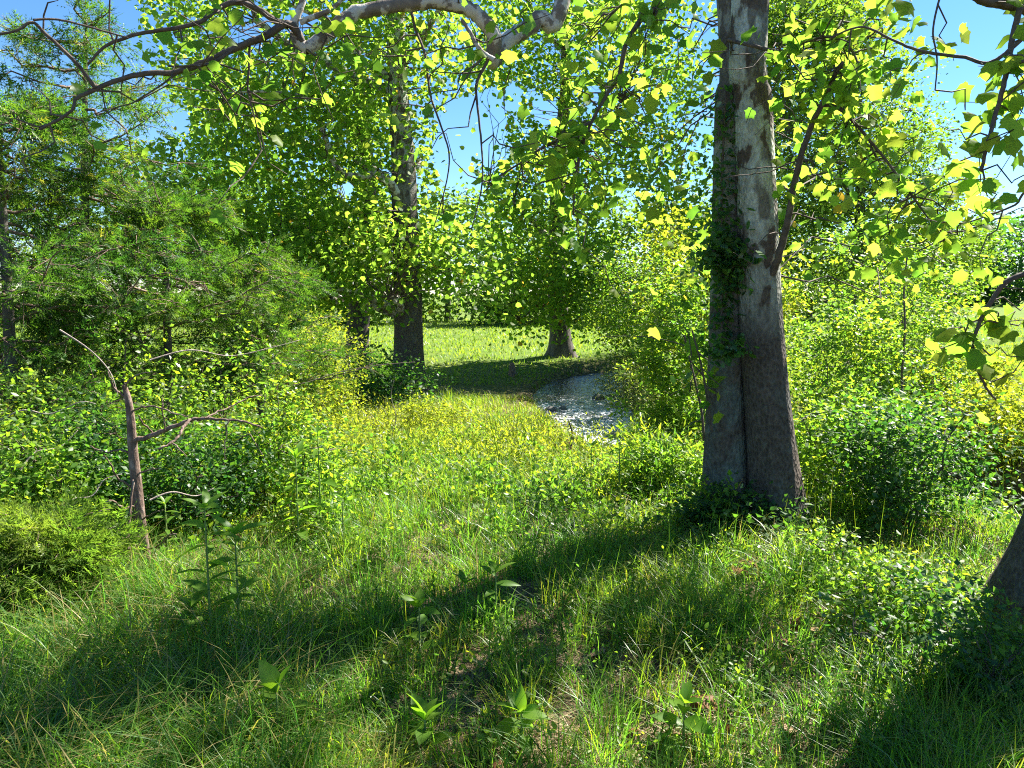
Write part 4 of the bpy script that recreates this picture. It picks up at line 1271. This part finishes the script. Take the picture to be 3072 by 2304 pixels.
# herbs of the ground layer
def ground_cover():
    P = spread_pts(1900, 2.2, 8.5, 1, lambda x, y: (fbm(x * .8, y * .8, 91) > .5) & ((y > 4.2) | (x > 1.2) | (rng.random(x.shape) < .45)))
    n = len(P); per = 16
    x, y = tufty(P, per, .07)
    h = rng.uniform(.02, .20, len(x)) * np.repeat(rng.uniform(.4, 1.2, n), per)
    C = np.stack([x, y, hgt(x, y) + h], -1)
    mb = MB()
    scatter(mb, C, rng.uniform(.4, 1, len(x)) * np.clip(.008 * y, .022, .05), T_OV, frames(len(x), .1, 1.1), rng.random(len(x)))
    o = mb.build('ground_cover', M['shrub'], None, False, 'stuff', (0, 0, 0))
    lab(o, 'small-leaved herbs covering the ground between grass tufts', 'ground cover')
    P = spread_pts(2000, 5.6, 14, .9, lambda x, y: (x < np.interp(y, SY, SX) - .9 - .25 * (y > 9)) & (fbm(x * .8, y * .8, 95) > .40))
    x, y = tufty(P, 22, .09)
    h = rng.uniform(.04, 1, len(x)) * np.repeat(.12 + .62 * vnoise(P[:, 0] * 1.1, P[:, 1] * 1.1, 97) ** 1.5, 22) * (.45 + .55 * ss(1.2, 3.2, stream_dist(x, y)))
    C = np.stack([x, y, hgt(x, y) + h], -1)
    mb = MB()
    scatter(mb, C, rng.uniform(.03, .065, len(x)), T_NAR, frames(len(x), -.3, .9), rng.random(len(x)))
    o = mb.build('slope_herbs', M['lime'], None, False, 'stuff', (0, 0, 0))
    lab(o, 'fine yellow-green herbs on the sunlit slope', 'ground cover')
ground_cover()
def undergrowth(name, label, n, y0, y1, keep, rad, hgt_, leaf, tpl, mat, per, side=.95, up=.8):
    P = spread_pts(n, y0, y1, side, keep)
    r = rng.uniform(*rad, n); h = rng.uniform(*hgt_, n) * (.5 + .5 * ss(1.1, 2.8, stream_dist(P[:, 0], P[:, 1])))
    v = unit(rng.normal(size=(n * per, 3))) * (rng.random(n * per) ** .4)[:, None]
    x = np.repeat(P[:, 0], per) + v[:, 0] * np.repeat(r, per); y = np.repeat(P[:, 1], per) + v[:, 1] * np.repeat(r, per)
    z = hgt(x, y) + np.abs(v[:, 2]) * np.repeat(h, per)
    out = v.copy(); out[:, 2] = np.abs(out[:, 2])
    m = n * per
    mb = MB()
    st = np.repeat(rng.random(n), per)
    scatter(mb, np.stack([x, y, z], -1), rng.uniform(.55, 1.25, m) * leaf, tpl, frames(m, -.1, up, out * .9), np.clip(.55 * rng.random(m) + .45 * st, 0, 1))
    k = 3
    for q in range(n):
        for _ in range(k):
            e = np.array([P[q, 0] + rng.normal() * r[q] * .5, P[q, 1] + rng.normal() * r[q] * .5, 0]); e[2] = hz(e[0], e[1]) + h[q] * rng.uniform(.7, 1.1)
            b = np.array([P[q, 0], P[q, 1], 0]); b[2] = e[2] - h[q]
            mb.tube(np.array([b, (b + e) / 2 + rng.normal(size=3) * .02, e]), [.004, .003, .002], 3, .2, False)
    lab(mb.build(name, M[mat], None, False, 'stuff', (0, 0, 0)), label, 'undergrowth')
leftb = lambda x, y: (x < np.interp(y, SY, SX) - 1.0)
undergrowth('slope_weeds', 'waist-high yellow-green weeds tangled over the sunlit slope', 150, 6.2, 13, lambda x, y: leftb(x, y) & (x > -.42 * y), (.16, .45), (.2, .75), .06, T_NAR, 'lime', 230)
undergrowth('leafy_weeds', 'darker green leafy weeds scattered over the slope and shade', 120, 4.6, 12, lambda x, y: leftb(x, y) & (x > -.45 * y), (.12, .38), (.18, .55), .05, T_DIA, 'shrub', 170)
undergrowth('foreground_herbs', 'low leafy herbs tangled in the foreground grass', 260, 2.2, 5.2, lambda x, y: (x > -.6 * y), (.07, .18), (.06, .2), .028, T_OV, 'shrub', 60)
undergrowth('bank_weeds', 'tangled weeds on the far right bank', 90, 7, 18, lambda x, y: x > np.interp(y, SY, SX) + 1.1, (.2, .5), (.2, .6), .07, T_DIA, 'shrub', 160, 1.05)

# ------------------------------------------------------------------ small things: fallen leaves, sticks, rocks, stumps
dead_meshes = []
for i in range(4):
    V, T = T_SYC
    V = V.copy(); V[:, 2] += .18 * np.sin(V[:, 0] * 4 + i * 1.3) + .22 * (V[:, 1] - .5) ** 2 * (1 if i % 2 else -1)
    dead_meshes.append(make_mesh('fallen_leaf', V, [T], (.1, .4, .7, .95)[i], False, M['dead']))
for k in range(70):
    if k < 26:
        x, y = rng.normal(1.3, .4), rng.normal(3.35, .38)
    else:
        q = spread_pts(1, 2.2, 4.8, .8)[0]; x, y = q
    if stream_dist(np.array([x]), np.array([y]))[0] < 1.0:
        continue
    o = bpy.data.objects.new('fallen_leaf', dead_meshes[k % 4]); COL.objects.link(o)
    S = rng.uniform(.05, .11)
    o.scale = (S, S, S); o.location = (x, y, hz(x, y) + .02 + .02 * rng.random())
    o.rotation_euler = (rng.normal() * .35, rng.normal() * .35, rng.uniform(0, 6.28))
    if k < 26:
        tag(o, 'brown fallen leaf on the bare earth by the right bank', 'leaf', 'fallen leaves by the root hollow')
    else:
        tag(o, 'brown fallen leaf lying in the foreground grass', 'leaf', 'fallen leaves in the grass')

def stick(name, label, pxs, deps, r0, r1, mat='bark_stick', lift=None, group=None, cat='stick'):
    p = hang(pxs, deps)
    if lift is not None:
        p[:, 2] = hgt(p[:, 0], p[:, 1]) + lift
    p = smooth_poly(p, len(p) * 4)
    me = MB().tube(p - p[0], np.linspace(r0, r1, len(p)), 7).mesh(name, M[mat], True)
    o = link(name, me, None, p[0])
    return tag(o, label, cat, group)
stick('fallen_branch', 'grey stick lying on the bare earth of the right bank', [(850, 675), (870, 678), (890, 682), (925, 690)], (3.3, 3.1), .018, .012, lift=.03)
stick('fallen_branch', 'short thick stick standing up from the right bank', [(892, 710), (898, 735), (902, 765)], (2.7, 2.45), .018, .014, lift=.04)
stick('fallen_branch', 'dead branch sloping down the bank right of the double trunk', [(845, 440), (868, 468), (885, 490), (905, 505), (925, 520)], (6.4, 5.9), .024, .012, 'bark_dark')
stick('dead_stalk', 'thin pale dead stalk standing in the sunlit grass at left', [(395, 462), (392, 440), (396, 418), (391, 396), (394, 380)], (8.6, 8.4), .008, .003)
stick('dead_stalk', 'dark slender post-like stalk standing before the rapids', [(573, 470), (571, 446), (572, 432), (568, 420)], (8.4, 8.3), .022, .008, 'bark_dark')
stick('arching_twig', 'thin bare twig arching over the middle grass', [(330, 482), (365, 470), (410, 470), (450, 478), (480, 495), (495, 505)], (6.8, 6.6), .005, .002)
stick('bare_twig', 'dark bare twig reaching right across the lime shrub', [(195, 398), (250, 390), (300, 384), (340, 372), (380, 365), (415, 362)], (7, 8.2), .006, .003, 'bark_twig')
for pp, dd, lb in [([(20, 470), (36, 452), (60, 447), (78, 430)], (4.2, 4.4), 'pale bare twig above the young cedar at the left edge'),
                   ([(60, 520), (72, 500), (92, 496), (104, 480), (122, 474)], (4.0, 4.2), 'crooked pale twig left of the dead trunk at mid height'),
                   ([(78, 560), (80, 538), (74, 520), (84, 505)], (3.9, 4.0), 'reddish upright shoot left of the dead trunk'),
                   ([(150, 500), (172, 492), (196, 496), (214, 488)], (4.1, 4.3), 'thin grey twig right of the dead trunk, above the tall weeds'),
                   ([(150, 360), (190, 350), (230, 356), (270, 348), (300, 340)], (5.0, 5.6), 'long bare twig crossing the thicket below the cedars'),
                   ([(60, 330), (90, 350), (110, 372), (118, 396)], (4.8, 4.6), 'bare twig hanging from the left cedar towards the dead trunk'),
                   ([(240, 470), (262, 450), (290, 446), (318, 430)], (5.3, 5.6), 'bare twig poking from the bramble beside the sunlit grass'),
                   ([(0, 420), (24, 410), (50, 414), (80, 402), (96, 404)], (4.5, 4.6), 'bare twig crossing the bramble at the left edge')]:
    stick('bare_twig', lb, pp, dd, .006, .002)
stick('sapling_stem', 'thin bare sapling rising at the left of the double trunk', [(704, 445), (702, 415), (697, 390), (690, 360), (684, 335)], (5.6, 5.5), .012, .006, 'bark_twig', cat='sapling')
stick('sapling_stem', 'tall dark sapling stem in the right thicket', [(905, 480), (906, 430), (902, 380), (905, 330), (904, 290), (908, 250)], (7.6, 7.8), .016, .007, 'bark_twig', cat='sapling')
stick('sapling_stem', 'grey slanting sapling stem at the lower right thicket', [(925, 520), (918, 470), (908, 430), (900, 400)], (6.2, 6.6), .016, .008, 'bark_stick', cat='sapling')
stick('arching_twig', 'dark twig arching left from the double trunk above the stream', [(718, 368), (690, 348), (655, 338), (622, 336), (600, 337)], (5.2, 6.2), .006, .002, 'bark_twig')

# surface roots at the earth bank
for k, (pp, r, lb) in enumerate([([(968, 640), (930, 650), (900, 655), (870, 650), (840, 640)], .03, 'exposed root crossing the bank from the leaning trunk'),
                                 ([(975, 665), (950, 690), (925, 700), (905, 715)], .028, 'exposed root running down towards the lower right corner'),
                                 ([(870, 640), (880, 660), (900, 672)], .022, 'short exposed root in the earth hollow')]):
    P = np.array([ground_at(*q) for q in pp]); P[:, 2] += r * .5
    P = smooth_poly(P, 18); P[:, 2] = hgt(P[:, 0], P[:, 1]) + r * .45
    o = link('tree_root', MB().tube(P - P[0], np.linspace(r, r * .4, 18), 7).mesh('tree_root', M['bark_dark'], True), None, P[0])
    tag(o, lb, 'root')

# stump and mossy post beyond the stream
def stump(label, px, py, D, h, r):
    b = at(px, py, D); b[2] = hz(b[0], b[1]) - .05
    me, _, _ = trunk_mesh('stump', np.array([[0, 0, 0], [.01, 0, h * .5], [0, .02, h]], float), [r, r * .85, r * .6], 12, M['bark_cedar'], .3, .1, 3)
    o = link('tree_stump', me, None, b); tag(o, label, 'stump')
stump('small reddish stump in the shaded meadow left of the sycamore base', 512, 366, 20.5, .45, .11)

# rocks in the stream
def rock_mesh(seed):
    import bmesh
    bm = bmesh.new(); bmesh.ops.create_icosphere(bm, subdivisions=2, radius=1)
    r = np.random.default_rng(seed)
    k = r.normal(size=(5, 3))
    for v in bm.verts:
        c = np.array(v.co)
        s = 1 + .18 * sum(math.sin(2.2 * float(c @ q) + i) for i, q in enumerate(k)) / 2.2
        v.co = Vector((c[0] * s, c[1] * s * .8, c[2] * s * .55))
    me = bpy.data.meshes.new('rock'); bm.to_mesh(me); bm.free()
    me.materials.append(M['bark_rock'])
    TRI_TOTAL[0] += 320
    for p in me.polygons: p.use_smooth = True
    return me
RM = [rock_mesh(s) for s in range(4)]
rocks = [(0.85, 15.8, .13, 'dark wet rock breaking the rapids near the left bank'), (1.15, 16.0, .10, 'small dark rock beside the larger one in the rapids'),
         (1.9, 13.2, .12, 'rock at the right side of the white water'), (1.25, 13.0, .10, 'rock under the lower rapids near the grass'), (2.1, 17.5, .16, 'rounded rock at the right water edge above the rapids'),
         (.1, 20.3, .18, 'pale rock on the far left bank of the pool'), (2.55, 11.0, .14, 'rock below the rapids by the willow'), (3.6, 6.6, .15, 'rock in the water at the lower right')]
for k, (x, y, r, lb) in enumerate(rocks):
    o = link('stream_rock', RM[k % 4], None, (x, y, float(water_z(y)) + r * .12))
    o.scale = (r, r, r); o.rotation_euler = (0, 0, k * 1.7)
    tag(o, lb, 'rock', 'rocks in the stream')

# dead brown flower-stalk clumps on the slope
for px, py, D, lb in [(512, 452, 9.2, 'rusty brown clump of dead stalks in the sunlit grass'), (470, 430, 10.5, 'small dry stalk clump left of the rusty one'), (560, 478, 7.8, 'dark dead clump at the grass edge before the rapids')]:
    b = at(px, py, D); b[2] = hz(b[0], b[1])
    root = thing('dead_weed', lb, 'plant', b, 'dead weed clumps')
    for q in range(7):
        e = b + [rng.normal() * .12, rng.normal() * .12, rng.uniform(.25, .5)]
        link('stalk', MB().tube(curve_to(b + [rng.normal() * .05, rng.normal() * .05, 0], e, .03, 5, .03), np.linspace(.005, .002, 5), 4).mesh('stalk', M['bark_cedar'], True), root)
    C = b + np.abs(rng.normal(size=(120, 3))) * [0, 0, .16] + rng.normal(size=(120, 3)) * [.10, .10, .06] + [0, 0, .15]
    mb = MB(); scatter(mb, C, rng.uniform(.03, .06, 120), T_NAR, frames(120, .4, .4), rng.random(120))
    mb.build('dry_leaves', M['dead'], root, False, 'stuff')
